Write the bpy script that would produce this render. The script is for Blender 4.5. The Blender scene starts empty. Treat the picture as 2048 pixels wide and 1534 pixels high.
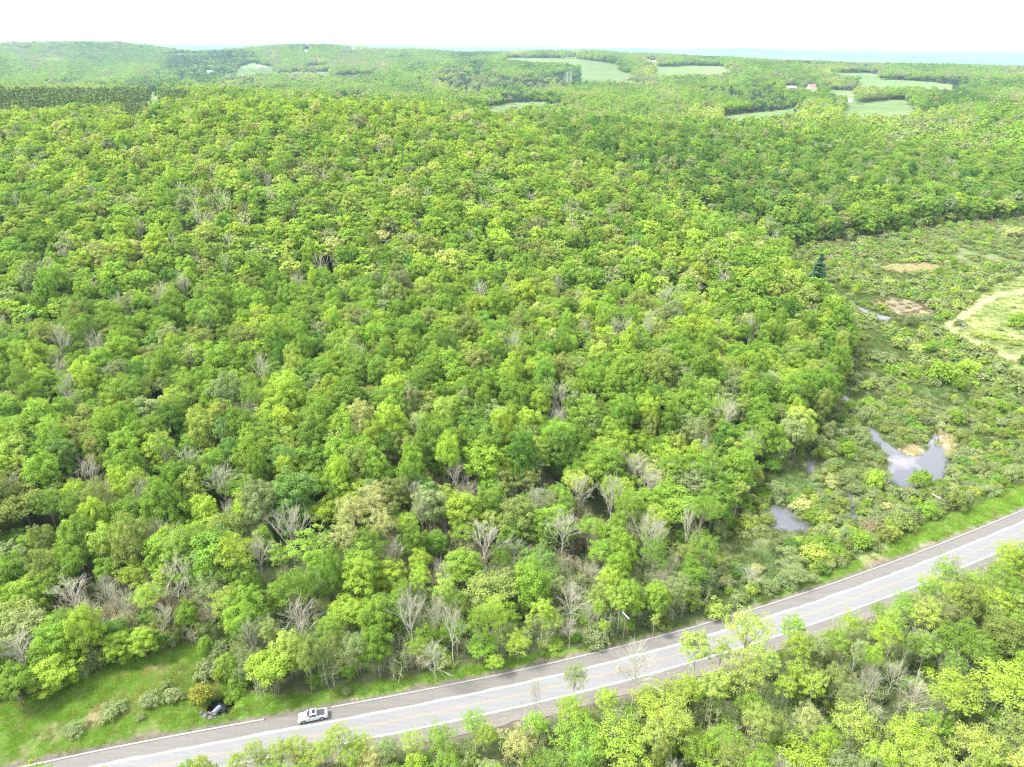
import bpy, math, random
import numpy as np
from mathutils import Matrix, Vector

# ------------------------------------------------------------ camera, light
SC = bpy.context.scene
COL = SC.collection
FPX, CAMH = 1420.0, 125.0
PITCH, ROLL = math.radians(25.3), math.radians(0.7)
_c, _s = math.cos(ROLL), math.sin(ROLL)
_cp, _sp = math.cos(PITCH), math.sin(PITCH)
RIGHT = np.array([_c, _s * _sp, _s * _cp])
UP = np.array([-_s, _c * _sp, _c * _cp])
FWD = np.array([0.0, _cp, -_sp])
CAMP = np.array([0.0, 0.0, CAMH])
cam_data = bpy.data.cameras.new('camera')
cam_data.sensor_width = 36.0
cam_data.lens = FPX / 2048.0 * 36.0
cam_data.clip_start = 1.0
cam_data.clip_end = 90000.0
cam = bpy.data.objects.new('camera', cam_data)
COL.objects.link(cam)
M = Matrix.Identity(4)
for i in range(3):
    M[i][0], M[i][1], M[i][2], M[i][3] = RIGHT[i], UP[i], -FWD[i], CAMP[i]
cam.matrix_world = M
SC.camera = cam

SUN_EL, SUN_AZ = math.radians(54), math.radians(-96)      # azimuth from +Y towards +X
EXPOSURE = 2.12
SUN_STRENGTH, SUN_SOFT, SKY_STRENGTH = 2.45, 12.0, 0.10
HAZE_DENSITY = 6.2e-5
world = bpy.data.worlds.new('World')
SC.world = world
world.use_nodes = True
wn = world.node_tree
wn.nodes.clear()
wo = wn.nodes.new('ShaderNodeOutputWorld')
bg = wn.nodes.new('ShaderNodeBackground')
sky = wn.nodes.new('ShaderNodeTexSky')
sky.sky_type = 'NISHITA'
sky.sun_disc = False
sky.sun_elevation = SUN_EL
sky.sun_rotation = SUN_AZ
sky.dust_density = 2.0
tc = wn.nodes.new('ShaderNodeTexCoord')
mp = wn.nodes.new('ShaderNodeMapping')
mp.inputs['Scale'].default_value = (1.0, 1.0, 2.6)
nz = wn.nodes.new('ShaderNodeTexNoise')
nz.inputs['Scale'].default_value = 2.1
nz.inputs['Detail'].default_value = 7
rp = wn.nodes.new('ShaderNodeValToRGB')
rp.color_ramp.elements[0].position = 0.36
rp.color_ramp.elements[0].color = (0.45, 0.45, 0.45, 1)
rp.color_ramp.elements[1].position = 0.62
rp.color_ramp.elements[1].color = (0.9, 0.9, 0.9, 1)
mx = wn.nodes.new('ShaderNodeMix')
mx.data_type = 'RGBA'
mx.inputs[7].default_value = (8.2, 8.3, 8.6, 1)             # thin bright cloud
wn.links.new(tc.outputs['Generated'], mp.inputs['Vector'])
wn.links.new(mp.outputs[0], nz.inputs['Vector'])
wn.links.new(nz.outputs['Fac'], rp.inputs[0])
wn.links.new(rp.outputs[0], mx.inputs[0])
wn.links.new(sky.outputs[0], mx.inputs[6])
wn.links.new(mx.outputs[2], bg.inputs[0])
bg.inputs[1].default_value = SKY_STRENGTH
wn.links.new(bg.outputs[0], wo.inputs[0])

sd = bpy.data.lights.new('sun', 'SUN')
sd.energy = SUN_STRENGTH
sd.angle = math.radians(SUN_SOFT)
sd.color = (1.0, 0.955, 0.88)
sun = bpy.data.objects.new('sun', sd)
COL.objects.link(sun)
_sdir = Vector((math.sin(SUN_AZ) * math.cos(SUN_EL), math.cos(SUN_AZ) * math.cos(SUN_EL), math.sin(SUN_EL)))
sun.rotation_euler = _sdir.to_track_quat('Z', 'Y').to_euler()
sun.location = (-200, 0, 600)

SC.view_settings.view_transform = 'Standard'
SC.view_settings.look = 'None'
SC.view_settings.gamma = 1
SC.view_settings.exposure = EXPOSURE
SC.render.engine = 'CYCLES'
cy = SC.cycles
cy.max_bounces = 5
cy.diffuse_bounces = 3
cy.glossy_bounces = 2
cy.transmission_bounces = 3
cy.volume_bounces = 0
cy.transparent_max_bounces = 6
cy.use_adaptive_sampling = True
cy.adaptive_threshold = 0.01
cy.use_denoising = True
cy.denoiser = 'OPENIMAGEDENOISE'
cy.denoising_input_passes = 'RGB_ALBEDO_NORMAL'
cy.denoising_prefilter = 'NONE'
cy.pixel_filter_type = 'BLACKMAN_HARRIS'
cy.filter_width = 1.2
cy.sample_clamp_indirect = 6

# ------------------------------------------------------------ small maths
def unit(v):
    return v / np.maximum(np.linalg.norm(v, axis=-1, keepdims=True), 1e-9)

def ray(u, v):
    return (np.asarray((u - 1024) / FPX)[..., None] * RIGHT + np.asarray((767 - v) / FPX)[..., None] * UP + FWD)

def on_plane(u, v, z=0.0):
    d = ray(u, v)
    return CAMP + d * ((z - CAMH) / d[..., 2])[..., None]

def at_depth(u, v, depth):
    return CAMP + ray(u, v) * depth

def project(P):
    q = P - CAMP
    w = q @ FWD
    ww = np.where(w > 1, w, 1)
    return 1024 + FPX * (q @ RIGHT) / ww, 767 - FPX * (q @ UP) / ww, w

_nr = np.random.default_rng(7)
_TAB = _nr.random((256, 256))
def vnoise(x, y):
    xi, yi = np.floor(x).astype(int), np.floor(y).astype(int)
    fx, fy = x - xi, y - yi
    fx, fy = fx * fx * (3 - 2 * fx), fy * fy * (3 - 2 * fy)
    a, b = _TAB[xi & 255, yi & 255], _TAB[(xi + 1) & 255, yi & 255]
    c, d = _TAB[xi & 255, (yi + 1) & 255], _TAB[(xi + 1) & 255, (yi + 1) & 255]
    return (a * (1 - fx) + b * fx) * (1 - fy) + (c * (1 - fx) + d * fx) * fy - 0.5

def fbm(x, y, o=4):
    s, a = 0, 1.0
    for k in range(o):
        s = s + a * vnoise(x + 17.3 * k, y - 9.1 * k)
        x, y, a = x * 2.03, y * 2.03, a * 0.5
    return s

def inpoly(u, v, poly):
    r = np.zeros(np.shape(u), bool)
    n = len(poly)
    for i in range(n):
        x0, y0 = poly[i]
        x1, y1 = poly[(i + 1) % n]
        if y0 == y1:
            continue
        r ^= ((y0 > v) != (y1 > v)) & (u < (x1 - x0) * (v - y0) / (y1 - y0) + x0)
    return r

def sstep(a, b, x):
    t = np.clip((x - a) / (b - a), 0, 1)
    return t * t * (3 - 2 * t)

# ------------------------------------------------------------ the land
ROADC = [.633, -2.842, 2.949, 8.068, 28.392, 108.196]
ROADD = [ROADC[q] * (5 - q) for q in range(5)]
def road_y(x):
    xc = np.clip(x, -84, 160)
    X = xc / 100
    y = np.polyval(ROADC, X)
    dy = np.polyval(ROADD, X) / 100
    return y + dy * (x - xc)
_rx = np.linspace(-700, 900, 3201)
_rp = np.stack([_rx, road_y(_rx)], 1)
_rt = unit(np.gradient(_rp, axis=0))
_rn = np.stack([-_rt[:, 1], _rt[:, 0]], 1)                  # points away from the camera
def road_offset(x, y):
    """signed distance from the centre line, + on the far side"""
    y0 = road_y(x)
    sl = (road_y(x + 0.5) - road_y(x - 0.5))
    return (y - y0) / np.sqrt(1 + sl * sl)

# ground heights fixed at places seen in the valley: (u, v, depth, height of what stands there)
GP = [
 (0,1250,185,0),(500,1300,165,0),(1000,1250,175,0),(1500,1150,190,0),
 (60,900,205,17),(500,900,205,17),(1000,900,212,17),(1350,900,222,17),
 (0,700,250,17),(500,700,255,17),(1000,700,262,17),(1350,720,262,17),
 (0,560,310,17),(500,560,318,17),(1000,580,320,17),(1300,600,318,17),
 (0,400,405,17),(500,400,398,17),(1000,400,440,17),(1250,430,430,17),
 (0,300,500,17),(500,300,485,17),(1000,310,560,17),
 (0,222,640,16),(450,214,600,16),(700,222,620,16),(1000,240,690,16),(1250,262,740,16),
 (50,214,720,13),(300,210,760,13),
 (1500,430,520,17),(1700,440,520,15),(2040,430,560,15),(1500,330,660,17),(1750,330,690,17),(2040,330,700,17),
 (1500,262,810,16),(1750,262,900,16),(2040,250,960,16),(2040,205,1150,16),(1880,215,1250,16),
 # first valley behind the near crest
 (100,190,1500,0),(300,187,1700,0),(500,192,1600,8),(740,200,1300,4),(790,212,1150,2),(1000,232,1150,2),
 (1000,215,1450,2),(1150,205,1500,2),(1300,238,1200,10),(1500,238,1200,2),(1600,218,1400,2),(1560,200,1550,16),
 (1750,222,1400,1),(1780,205,1600,1),(1600,178,1900,0),(1700,201,1650,0),
 (1860,180,2000,10),(1800,165,2400,1),(1700,185,2000,12),(2040,160,2200,14),(2040,138,3000,12),
 (1100,185,1900,14),(1150,165,2400,6),(1230,155,2600,1),(1400,140,2600,1),(1300,170,2100,14),(1450,165,2200,14),
 (1100,120,3300,1),(1300,128,3100,10),(1500,128,3000,14),(1700,135,3000,12),(1850,150,2800,12),
 (1000,150,2500,14),(850,165,2300,14),(700,170,2300,14),(500,165,2400,12),(950,131,3000,14),(700,140,3200,10),
 (200,165,2400,10),(0,150,2800,10),(520,134,3600,0),(420,142,3300,0),(300,130,3700,10),(100,120,4000,10),
 (240,83,4900,14),(200,86,5000,14),(0,92,5000,14),(120,93,5200,14),(330,96,4900,14),(380,103,5000,14),(440,104,5000,14),(500,98,4800,14),(620,87,4700,14),(700,93,4700,14),(760,97,4700,14),
 (950,105,4500,14),(1200,103,4400,14),(1330,116,4600,14),(850,101,4700,14),
 (450,140,3400,10),(850,122,3800,12),
]
FARP = [  # (u, distance, ground height): the distant plain and the pale ridges at the horizon
 (-200,1100,64),(-200,2500,10),(-200,5000,120),(2250,1300,45),(2250,2600,45),
 (0,8000,-10),(450,7500,-20),(900,7000,-10),(1300,7000,-30),(1700,6000,-30),(2100,6000,-20),
 (0,12000,30),(450,12000,20),(900,12000,10),(1300,12000,-40),(1700,12000,-50),(2100,12000,-50),
 (0,19000,60),(450,18000,80),(700,19000,90),(1000,19000,95),(1250,20000,130),(1400,20000,135),(1600,20000,110),(1850,20000,60),(2100,20000,0),
 (0,40000,0),(700,40000,0),(1400,40000,0),(2100,40000,0),
]
_cx, _cz = [], []
for (u, v, d, h) in GP:
    p = at_depth(float(u), float(v), d)
    _cx.append((math.atan2(p[0], p[1]), math.log(math.hypot(p[0], p[1]))))
    _cz.append(p[2] - h)
for (u, r, z) in FARP:
    d = ray(float(u), 100.0)
    _cx.append((math.atan2(d[0], d[1]), math.log(r)))
    _cz.append(z)
for (u, v) in [(0,1530),(700,1450),(1400,1300),(2000,1100),(0,1400),(300,1330),(900,1340),(1500,1210),(1900,1040),(-300,1300),(2300,1000)]:
    p = on_plane(float(u), float(v), 0)
    _cx.append((math.atan2(p[0], p[1]), math.log(math.hypot(p[0], p[1]))))
    _cz.append(0.0)
for (u, v) in [(1830,930),(1580,1035),(1750,620),(1700,800),(2000,800),(1900,560),(2040,600),(1750,520),(1950,470),(2300,700),(1680,900)]:
    p = on_plane(float(u), float(v), -2.5)
    _cx.append((math.atan2(p[0], p[1]), math.log(math.hypot(p[0], p[1]))))
    _cz.append(-2.5)
for a in (-1.2, -0.9, 0.9, 1.2):
    for r, z in ((90, 0), (400, 5), (1500, 30), (6000, 40), (30000, 60)):
        _cx.append((a, math.log(r))); _cz.append(z)
for a in (-0.6, 0, 0.6):
    _cx.append((a, math.log(45))); _cz.append(-4.0)
_cx, _cz = np.array(_cx), np.array(_cz)
def _ker(a, b):
    d = a[:, None, :] - b[None]
    return np.sqrt((d ** 2).sum(-1) + 0.0016)
_A = _ker(_cx, _cx)
_n = len(_cx)
_B = np.zeros((_n + 1, _n + 1))
_B[:_n, :_n] = _A - 0.004 * np.eye(_n)
_B[:_n, _n] = 1
_B[_n, :_n] = 1
_w = np.linalg.solve(_B, np.append(_cz, 0))
FOLD = [at_depth(float(a), float(b), c)[:2] for a, b, c in ((900,228,760),(1080,258,700),(1250,312,610),(1400,375,530),(1500,425,470))]
def base_height(x, y):
    x, y = np.atleast_1d(np.asarray(x, float)), np.atleast_1d(np.asarray(y, float))
    r = np.maximum(np.hypot(x, y), 20)
    q = np.stack([np.clip(np.arctan2(x, y), -1.35, 1.35), np.log(r)], 1)
    z = np.empty(len(q))
    for i in range(0, len(q), 20000):
        z[i:i + 20000] = _ker(q[i:i + 20000], _cx) @ _w[:-1] + _w[-1]
    amp = np.clip((r - 150) / 400, 0, 1) * np.minimum(1.2 + r * 0.0022, 8)
    z = z + amp * 1.6 * fbm(x / (60 + r * 0.10), y / (60 + r * 0.10), 3)
    # a fold in the land parts the near spur from the slope behind it
    for (a, b) in zip(FOLD[:-1], FOLD[1:]):
        t = np.clip(((x - a[0]) * (b[0] - a[0]) + (y - a[1]) * (b[1] - a[1])) / ((b[0] - a[0]) ** 2 + (b[1] - a[1]) ** 2), 0, 1)
        d2 = (x - a[0] - t * (b[0] - a[0])) ** 2 + (y - a[1] - t * (b[1] - a[1])) ** 2
        d3 = (x - a[0] + 30 - t * (b[0] - a[0])) ** 2 + (y - a[1] + 75 - t * (b[1] - a[1])) ** 2
        z = z - 4.5 * np.exp(-d2 / 50 ** 2) + 3.2 * np.exp(-d3 / 48 ** 2)
    far = sstep(9000, 16000, r)
    z = z + far * 105 * fbm(np.arctan2(x, y) * 14 + 3, r / 3800, 4)
    return z

POND = [(1769,897),(1782,890),(1799,900),(1823,912),(1848,905),(1854,889),(1857,878),(1866,869),(1880,870),(1872,884),(1870,893),(1885,891),(1895,901),(1901,928),(1897,943),(1885,955),(1857,968),(1816,976),(1794,970),(1776,962),(1770,948),(1779,928)]
POOL = [(1549,1016),(1583,1012),(1590,1034),(1614,1046),(1630,1056),(1602,1060),(1570,1060),(1546,1051)]
CH1 = [(1696,985),(1703,985),(1706,1010),(1712,1030),(1724,1052),(1716,1056),(1703,1035),(1697,1012)]
CH2 = [(1728,855),(1748,858),(1762,874),(1776,890),(1768,898),(1750,886),(1734,872)]
CH3 = [(1676,790),(1694,792),(1702,812),(1694,820),(1682,806)]
CH4 = [(1696,600),(1706,600),(1716,612),(1736,620),(1756,628),(1778,634),(1772,642),(1746,636),(1722,624),(1704,612)]
CH5 = [(1616,900),(1626,900),(1630,925),(1622,948),(1612,945)]
CH6 = [(1804,566),(1814,566),(1816,576),(1806,577)]
CH7 = [(1896,536),(1916,540),(1914,545),(1896,541)]
WATERS = [POND, POOL, CH1, CH2, CH3, CH4, CH5, CH6, CH7]
CULV = on_plane(441.0, 1413.0, -1.2)

def height(x, y):
    x, y = np.atleast_1d(np.asarray(x, float)), np.atleast_1d(np.asarray(y, float))
    z = base_height(x, y)
    off = road_offset(x, y)
    near = (np.abs(x) < 650)
    # road bench, then a bank that falls away on the near side
    t = sstep(9.0, 26.0, np.where(off > 0, off, -off + 2.5))
    z = np.where(near, z * t + (-0.12) * (1 - t), z)
    z = np.where(near, z - 2.5 * sstep(6.0, 22.0, -off), z)
    # wet hollow that drains under the road beside the culvert
    d = np.hypot(x - CULV[0], (y - CULV[1]))
    z = z - 2.2 * np.exp(-(d / 3.2) ** 4)
    return z

def solve_ground(u, v, above=0.0, rmax=30000, rmin=60):
    """ground point (x, y, z) under the spot that shows at (u, v) and lies `above` metres over the land"""
    d = ray(float(u), float(v))
    t = np.exp(np.linspace(math.log(rmin), math.log(rmax), 900))
    P = CAMP + d * t[:, None]
    g = P[:, 2] - above - height(P[:, 0], P[:, 1])
    s0 = int(np.argmax(g > 0))                              # start in open air
    k = s0 + int(np.argmax(g[s0:] < 0))
    if g[k] >= 0:
        k = len(t) - 1
    t = np.linspace(t[max(k - 1, 0)], t[k], 24)
    P = CAMP + d * t[:, None]
    hh = height(P[:, 0], P[:, 1])
    k = np.argmax(P[:, 2] - above - hh < 0)
    return np.array([P[k, 0], P[k, 1], hh[k]])

# ------------------------------------------------------------ what grows where (outlines of the ground cover)
MEADOW = [(-400,1500),(-150,1425),(0,1404),(60,1392),(130,1372),(205,1338),(300,1306),(372,1286),(425,1298),(440,1345),(480,1385),(560,1390),(640,1384),(700,1370),(830,1352),(960,1327),(1080,1304),(1200,1292),(1330,1257),(1450,1232),(1530,1200),(1600,1172),(1690,1128),(1780,1082),(1860,1040),(1930,1015),(2060,962),(2400,800),(2600,900),(2060,1100),(1000,1400),(0,1600),(-400,1700)]
WETLAND = [(1400,1240),(1420,1180),(1380,1120),(1440,1075),(1480,1010),(1520,960),(1570,930),(1615,890),(1645,850),(1668,790),(1692,740),(1696,690),(1680,650),(1646,636),(1604,612),(1578,566),(1550,512),(1600,492),(1700,480),(1800,462),(1900,446),(2048,438),(2400,420),(2800,700),(2500,820),(2060,962),(1930,1015),(1780,1082),(1600,1172),(1530,1200)]
LAWN = [(1880,652),(1915,628),(1950,598),(1985,572),(2048,548),(2400,480),(2700,800),(2300,830),(2052,788),(2036,752),(1980,700),(1930,672),(1890,664)]
TRACK = [(1890,648),(1925,628),(1962,600),(2000,586),(2056,576),(2056,584),(2003,594),(1972,608),(1938,634),(1906,652),(1908,662),(1945,676),(1990,700),(2030,716),(2060,722),(2060,732),(2020,722),(1980,710),(1935,684),(1898,668)]
SEDGE = [(1762,532),(1800,526),(1860,527),(1895,536),(1880,546),(1820,546),(1775,542)]
MUD = [(1740,600),(1790,596),(1850,606),(1872,625),(1850,636),(1800,632),(1770,622)]
SAND = [(1796,900),(1810,884),(1850,890),(1850,908),(1826,914)]
SAND2 = [(1868,866),(1898,862),(1912,880),(1908,915),(1898,930),(1898,903),(1884,893),(1870,892),(1880,872)]
FIELDS = [
 [(1440,232),(1500,226),(1560,220),(1605,214),(1620,220),(1560,232),(1500,240),(1440,244)],
 [(1690,215),(1720,206),(1760,202),(1812,199),(1816,208),(1842,222),(1800,232),(1730,232),(1680,226)],
 [(1712,168),(1730,160),(1800,160),(1860,164),(1935,174),(1900,178),(1840,176),(1780,176),(1720,176)],
 [(1660,145),(1740,146),(1775,152),(1740,156),(1680,152)],
 [(1160,137),(1200,139),(1270,148),(1262,156),(1230,166),(1180,164),(1160,156)],
 [(1302,146),(1340,134),(1380,131),(1430,134),(1468,142),(1440,150),(1380,152),(1310,152)],
 [(1010,116),(1060,116),(1150,117),(1225,127),(1250,136),(1180,134),(1120,126),(1010,122)],
 [(1240,160),(1290,163),(1262,168),(1230,168)],
 [(940,228),(985,212),(1030,205),(1130,202),(1170,206),(1100,212),(1030,220),(980,230)],
 [(640,194),(690,192),(735,197),(740,206),(700,202),(650,198)],
 [(745,208),(790,208),(845,218),(800,220),(745,214)],
 [(480,134),(505,126),(545,134),(550,142),(500,146),(470,144)],
 [(250,190),(300,186),(360,190),(360,198),(250,197)],
 [(440,148),(520,145),(660,143),(660,149),(560,149),(440,152)],
 [(1640,178),(1700,182),(1722,188),(1700,196),(1675,190)],
 [(1570,172),(1600,174),(1640,176),(1640,182),(1570,180)],
]
W_, RW_ = (0.75, 0.76, 0.76), (0.62, 0.64, 0.66)
BUILDINGS = [  # u, v, width, depth, wall height, roof rise, turn, wall, roof, name, label, category
 (1582,177,30,11,4.0,3.2,0.25,(0.55,0.30,0.27),(0.80,0.81,0.82),'farm_shed','long white-roofed farm shed left of the red-roofed barn','shed'),
 (1623,178,24,13,6.0,7.0,0.15,W_,(0.55,0.16,0.12),'barn','white barn with a steep red roof on the far slope','barn',True),
 (1699,204,11,8,3.5,3,-0.4,W_,RW_,'house','small white house below the red-roofed barn','house'),
 (1669,206,8,6,3,2,0.2,W_,RW_,'shed','tiny white shed left of the small white house','shed'),
 (518,135,20,10,5,4,0.1,W_,(0.50,0.26,0.24),'barn','distant barn with a dull red roof in the far left field','barn'),
 (530,135,9,8,4,3,0.4,W_,RW_,'house','distant white house beside the dull red barn','house'),
 (419,144,22,10,4,3,-0.2,W_,RW_,'farm_shed','long pale shed below the far left wooded hill','shed'),
 (306,189,9,7,3,2.5,0.3,(.5,.5,.5),(.42,.43,.44),'house','white house beyond the left spruce stand','house'),
 (744,201,15,9,4,3,0.0,(0.45,0.24,0.2),(0.62,0.55,0.55),'barn','small pinkish barn just beyond the left crest','barn'),
 (1296,122,12,9,5,3,0.2,W_,RW_,'house','far white house on the right shoulder of the round hill','house'),
 (1308,124,18,9,4,3,-0.3,W_,RW_,'farm_shed','far pale shed on the right shoulder of the round hill','shed'),
 (706,100,14,10,6,4,0.2,W_,RW_,'house','white house high on the far ridge right of the mast','house'),
 (612,103,16,10,5,4,0.2,W_,RW_,'house','pale house on the slope under the mast','house'),
]
POWER = [(1128,140),(1145,140),(1147,172),(1126,172)]

def classify(x, y, z):
    """0 forest floor, 1 grass, 2 wetland, 3 lawn, 4 track, 5 sedge, 6 mud, 7 sand, 8 field, 9 road, 10 water, 11 power line cut"""
    u, v, w = project(np.stack([x, y, z], 1))
    c = np.zeros(len(x), int)
    ok = w > 20
    r = np.hypot(x, y)
    nearz = ok & (r < 900)
    off = road_offset(x, y)
    def put(poly, k, m):
        c[m & inpoly(u, v, poly)] = k

    put(WETLAND, 2, nearz)
    put(MEADOW, 1, nearz & (off > 4))
    nu = 16 * fbm(x / 9 + 7, y / 9, 3) * np.clip(260 / np.maximum(r, 1), .3, 1)
    nv = 9 * fbm(x / 9 - 3, y / 9 + 5, 3) * np.clip(260 / np.maximum(r, 1), .3, 1)
    u, v = u + nu, v + nv
    for p, k in ((LAWN, 3), (TRACK, 4), (SEDGE, 5), (MUD, 6), (SAND, 7), (SAND2, 7)):
        put(p, k, nearz)
    u2, v2, _ = project(np.stack([x, y, z + 10], 1))
    u3, v3, _ = project(np.stack([x, y, z + 17], 1))
    for p in FIELDS:
        put(p, 8, ok & (r > 900))
        c[ok & (r > 900) & (inpoly(u2, v2, p) | inpoly(u3, v3, p))] = 8
    for a in BUILDINGS:
        c[ok & (r > 900) & (np.abs(u2 - a[0]) < a[2] * FPX / w * 0.6 + 3) & (((v2 < a[1] + 2) & (v2 > a[1] - 7)) | ((v3 < a[1] + 1) & (v3 > a[1] - 6)))] = 8
    c[ok & (r > 2500) & (r < 5300) & (u > 560) & (vnoise(x / 330 + 9, y / 210 + 2) > 0.31)] = 8
    put(POWER, 11, ok & (r > 900))
    u, v = u - nu, v - nv
    for p in WATERS:
        put(p, 10, nearz)
    c[(np.abs(x) < 650) & (np.abs(off) < 7.5)] = 9
    return c

ZCOL = 0.62*np.array([(0.13,0.16,0.07),(0.16,0.27,0.05),(0.13,0.17,0.06),(0.25,0.30,0.11),(0.36,0.36,0.19),(0.52,0.49,0.31),
                 (0.27,0.24,0.16),(0.50,0.44,0.29),(0.23,0.31,0.13),(0.22,0.2,0.16),(0.05,0.05,0.035),(0.11,0.16,0.07)])

# ------------------------------------------------------------ node helpers
def new_mat(name):
    m = bpy.data.materials.new(name)
    m.use_nodes = True
    nt = m.node_tree
    nt.nodes.clear()
    out = nt.nodes.new('ShaderNodeOutputMaterial')
    return m, nt, out

def N(nt, kind, **kw):
    n = nt.nodes.new(kind)
    for k, v in kw.items():
        setattr(n, k, v)
    return n

def plain(name, col, rough=0.7, noise=0.0, scale=2.0, metallic=0.0, spec=0.3, bump=0.0):
    m, nt, out = new_mat(name)
    b = N(nt, 'ShaderNodeBsdfPrincipled')
    b.inputs['Roughness'].default_value = rough
    b.inputs['Metallic'].default_value = metallic
    b.inputs['Specular IOR Level'].default_value = spec
    t = N(nt, 'ShaderNodeTexCoord')
    x = N(nt, 'ShaderNodeTexNoise')
    x.inputs['Scale'].default_value = scale
    x.inputs['Detail'].default_value = 5
    nt.links.new(t.outputs['Object'], x.inputs['Vector'])
    mr = N(nt, 'ShaderNodeMapRange')
    mr.inputs['From Min'].default_value = 0.3
    mr.inputs['From Max'].default_value = 0.7
    mr.inputs['To Min'].default_value = 1 - noise
    mr.inputs['To Max'].default_value = 1 + noise
    nt.links.new(x.outputs['Fac'], mr.inputs['Value'])
    vm = N(nt, 'ShaderNodeVectorMath', operation='SCALE')
    vm.inputs[0].default_value = col
    nt.links.new(mr.outputs[0], vm.inputs['Scale'])
    nt.links.new(vm.outputs[0], b.inputs['Base Color'])
    if bump:
        bm = N(nt, 'ShaderNodeBump')
        bm.inputs['Strength'].default_value = bump
        nt.links.new(x.outputs['Fac'], bm.inputs['Height'])
        nt.links.new(bm.outputs[0], b.inputs['Normal'])
    nt.links.new(b.outputs[0], out.inputs[0])
    return m

def leaf_material(name, lo=0.84, hi=1.18, trans=0.40):
    """leaf colour = the tree's own tint, varied leaf by leaf"""
    m, nt, out = new_mat(name)
    at = N(nt, 'ShaderNodeAttribute', attribute_name='tint', attribute_type='INSTANCER')
    va = N(nt, 'ShaderNodeAttribute', attribute_name='leaf', attribute_type='GEOMETRY')
    mr = N(nt, 'ShaderNodeMapRange')
    mr.inputs['To Min'].default_value = lo
    mr.inputs['To Max'].default_value = hi
    nt.links.new(va.outputs['Fac'], mr.inputs['Value'])
    vm = N(nt, 'ShaderNodeVectorMath', operation='SCALE')
    nt.links.new(at.outputs['Vector'], vm.inputs[0])
    nt.links.new(mr.outputs[0], vm.inputs['Scale'])
    d = N(nt, 'ShaderNodeBsdfDiffuse')
    tr = N(nt, 'ShaderNodeBsdfTranslucent')
    tm = N(nt, 'ShaderNodeVectorMath', operation='MULTIPLY')
    tm.inputs[1].default_value = (1.25, 1.15, 0.55)
    nt.links.new(vm.outputs[0], d.inputs[0])
    nt.links.new(vm.outputs[0], tm.inputs[0])
    nt.links.new(tm.outputs[0], tr.inputs[0])
    mix = N(nt, 'ShaderNodeMixShader')
    mix.inputs[0].default_value = trans
    nt.links.new(d.outputs[0], mix.inputs[1])
    nt.links.new(tr.outputs[0], mix.inputs[2])
    nt.links.new(mix.outputs[0], out.inputs[0])
    return m

M_LEAF = leaf_material('leaves')
M_NEEDLE = leaf_material('needles', 0.7, 1.25, 0.12)
M_BARK = plain('bark', (0.23, 0.20, 0.165), 0.9, 0.25, 1.5)
M_PALEBARK = plain('pale_bark', (0.40, 0.39, 0.31), 0.85, 0.2, 1.2)

# ------------------------------------------------------------ mesh helpers
def mesh_np(name, V, F, mats=(), mi=None, attrs=None, smooth=False):
    """V (n,3); F list of arrays, each (m,k) of one corner count"""
    me = bpy.data.meshes.new(name)
    V = np.asarray(V, np.float32)
    me.vertices.add(len(V))
    me.vertices.foreach_set('co', V.ravel())
    F = [f for f in F if len(f)]
    if F:
        loops = np.concatenate([f.ravel() for f in F]).astype(np.int32)
        tot = np.concatenate([np.full(len(f), f.shape[1]) for f in F]).astype(np.int32)
        st = np.concatenate([[0], np.cumsum(tot)[:-1]]).astype(np.int32)
        me.loops.add(len(loops))
        me.polygons.add(len(tot))
        me.loops.foreach_set('vertex_index', loops)
        me.polygons.foreach_set('loop_start', st)
        me.polygons.foreach_set('loop_total', tot)
        if mi is not None:
            me.polygons.foreach_set('material_index', np.asarray(mi, np.int32))
        me.polygons.foreach_set('use_smooth', np.full(len(tot), smooth))
    for m in mats:
        me.materials.append(m)
    for k, (dom, typ, val) in (attrs or {}).items():
        a = me.attributes.new(k, typ, dom)
        fld = {'FLOAT': 'value', 'INT': 'value', 'FLOAT_VECTOR': 'vector', 'FLOAT_COLOR': 'color'}[typ]
        a.data.foreach_set(fld, np.asarray(val, np.int32 if typ == 'INT' else np.float32).ravel())
    me.update()
    me.validate()
    return me

def link(name, me, parent=None, **props):
    o = bpy.data.objects.new(name, me)
    COL.objects.link(o)
    if parent:
        o.parent = parent
    for k, v in props.items():
        o[k] = v
    return o

def empty(name, loc, rz=0.0, **props):
    o = bpy.data.objects.new(name, None)
    COL.objects.link(o)
    o.empty_display_size = 0.5
    o.location = loc
    o.rotation_euler = (0, 0, rz)
    for k, v in props.items():
        o[k] = v
    return o

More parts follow.
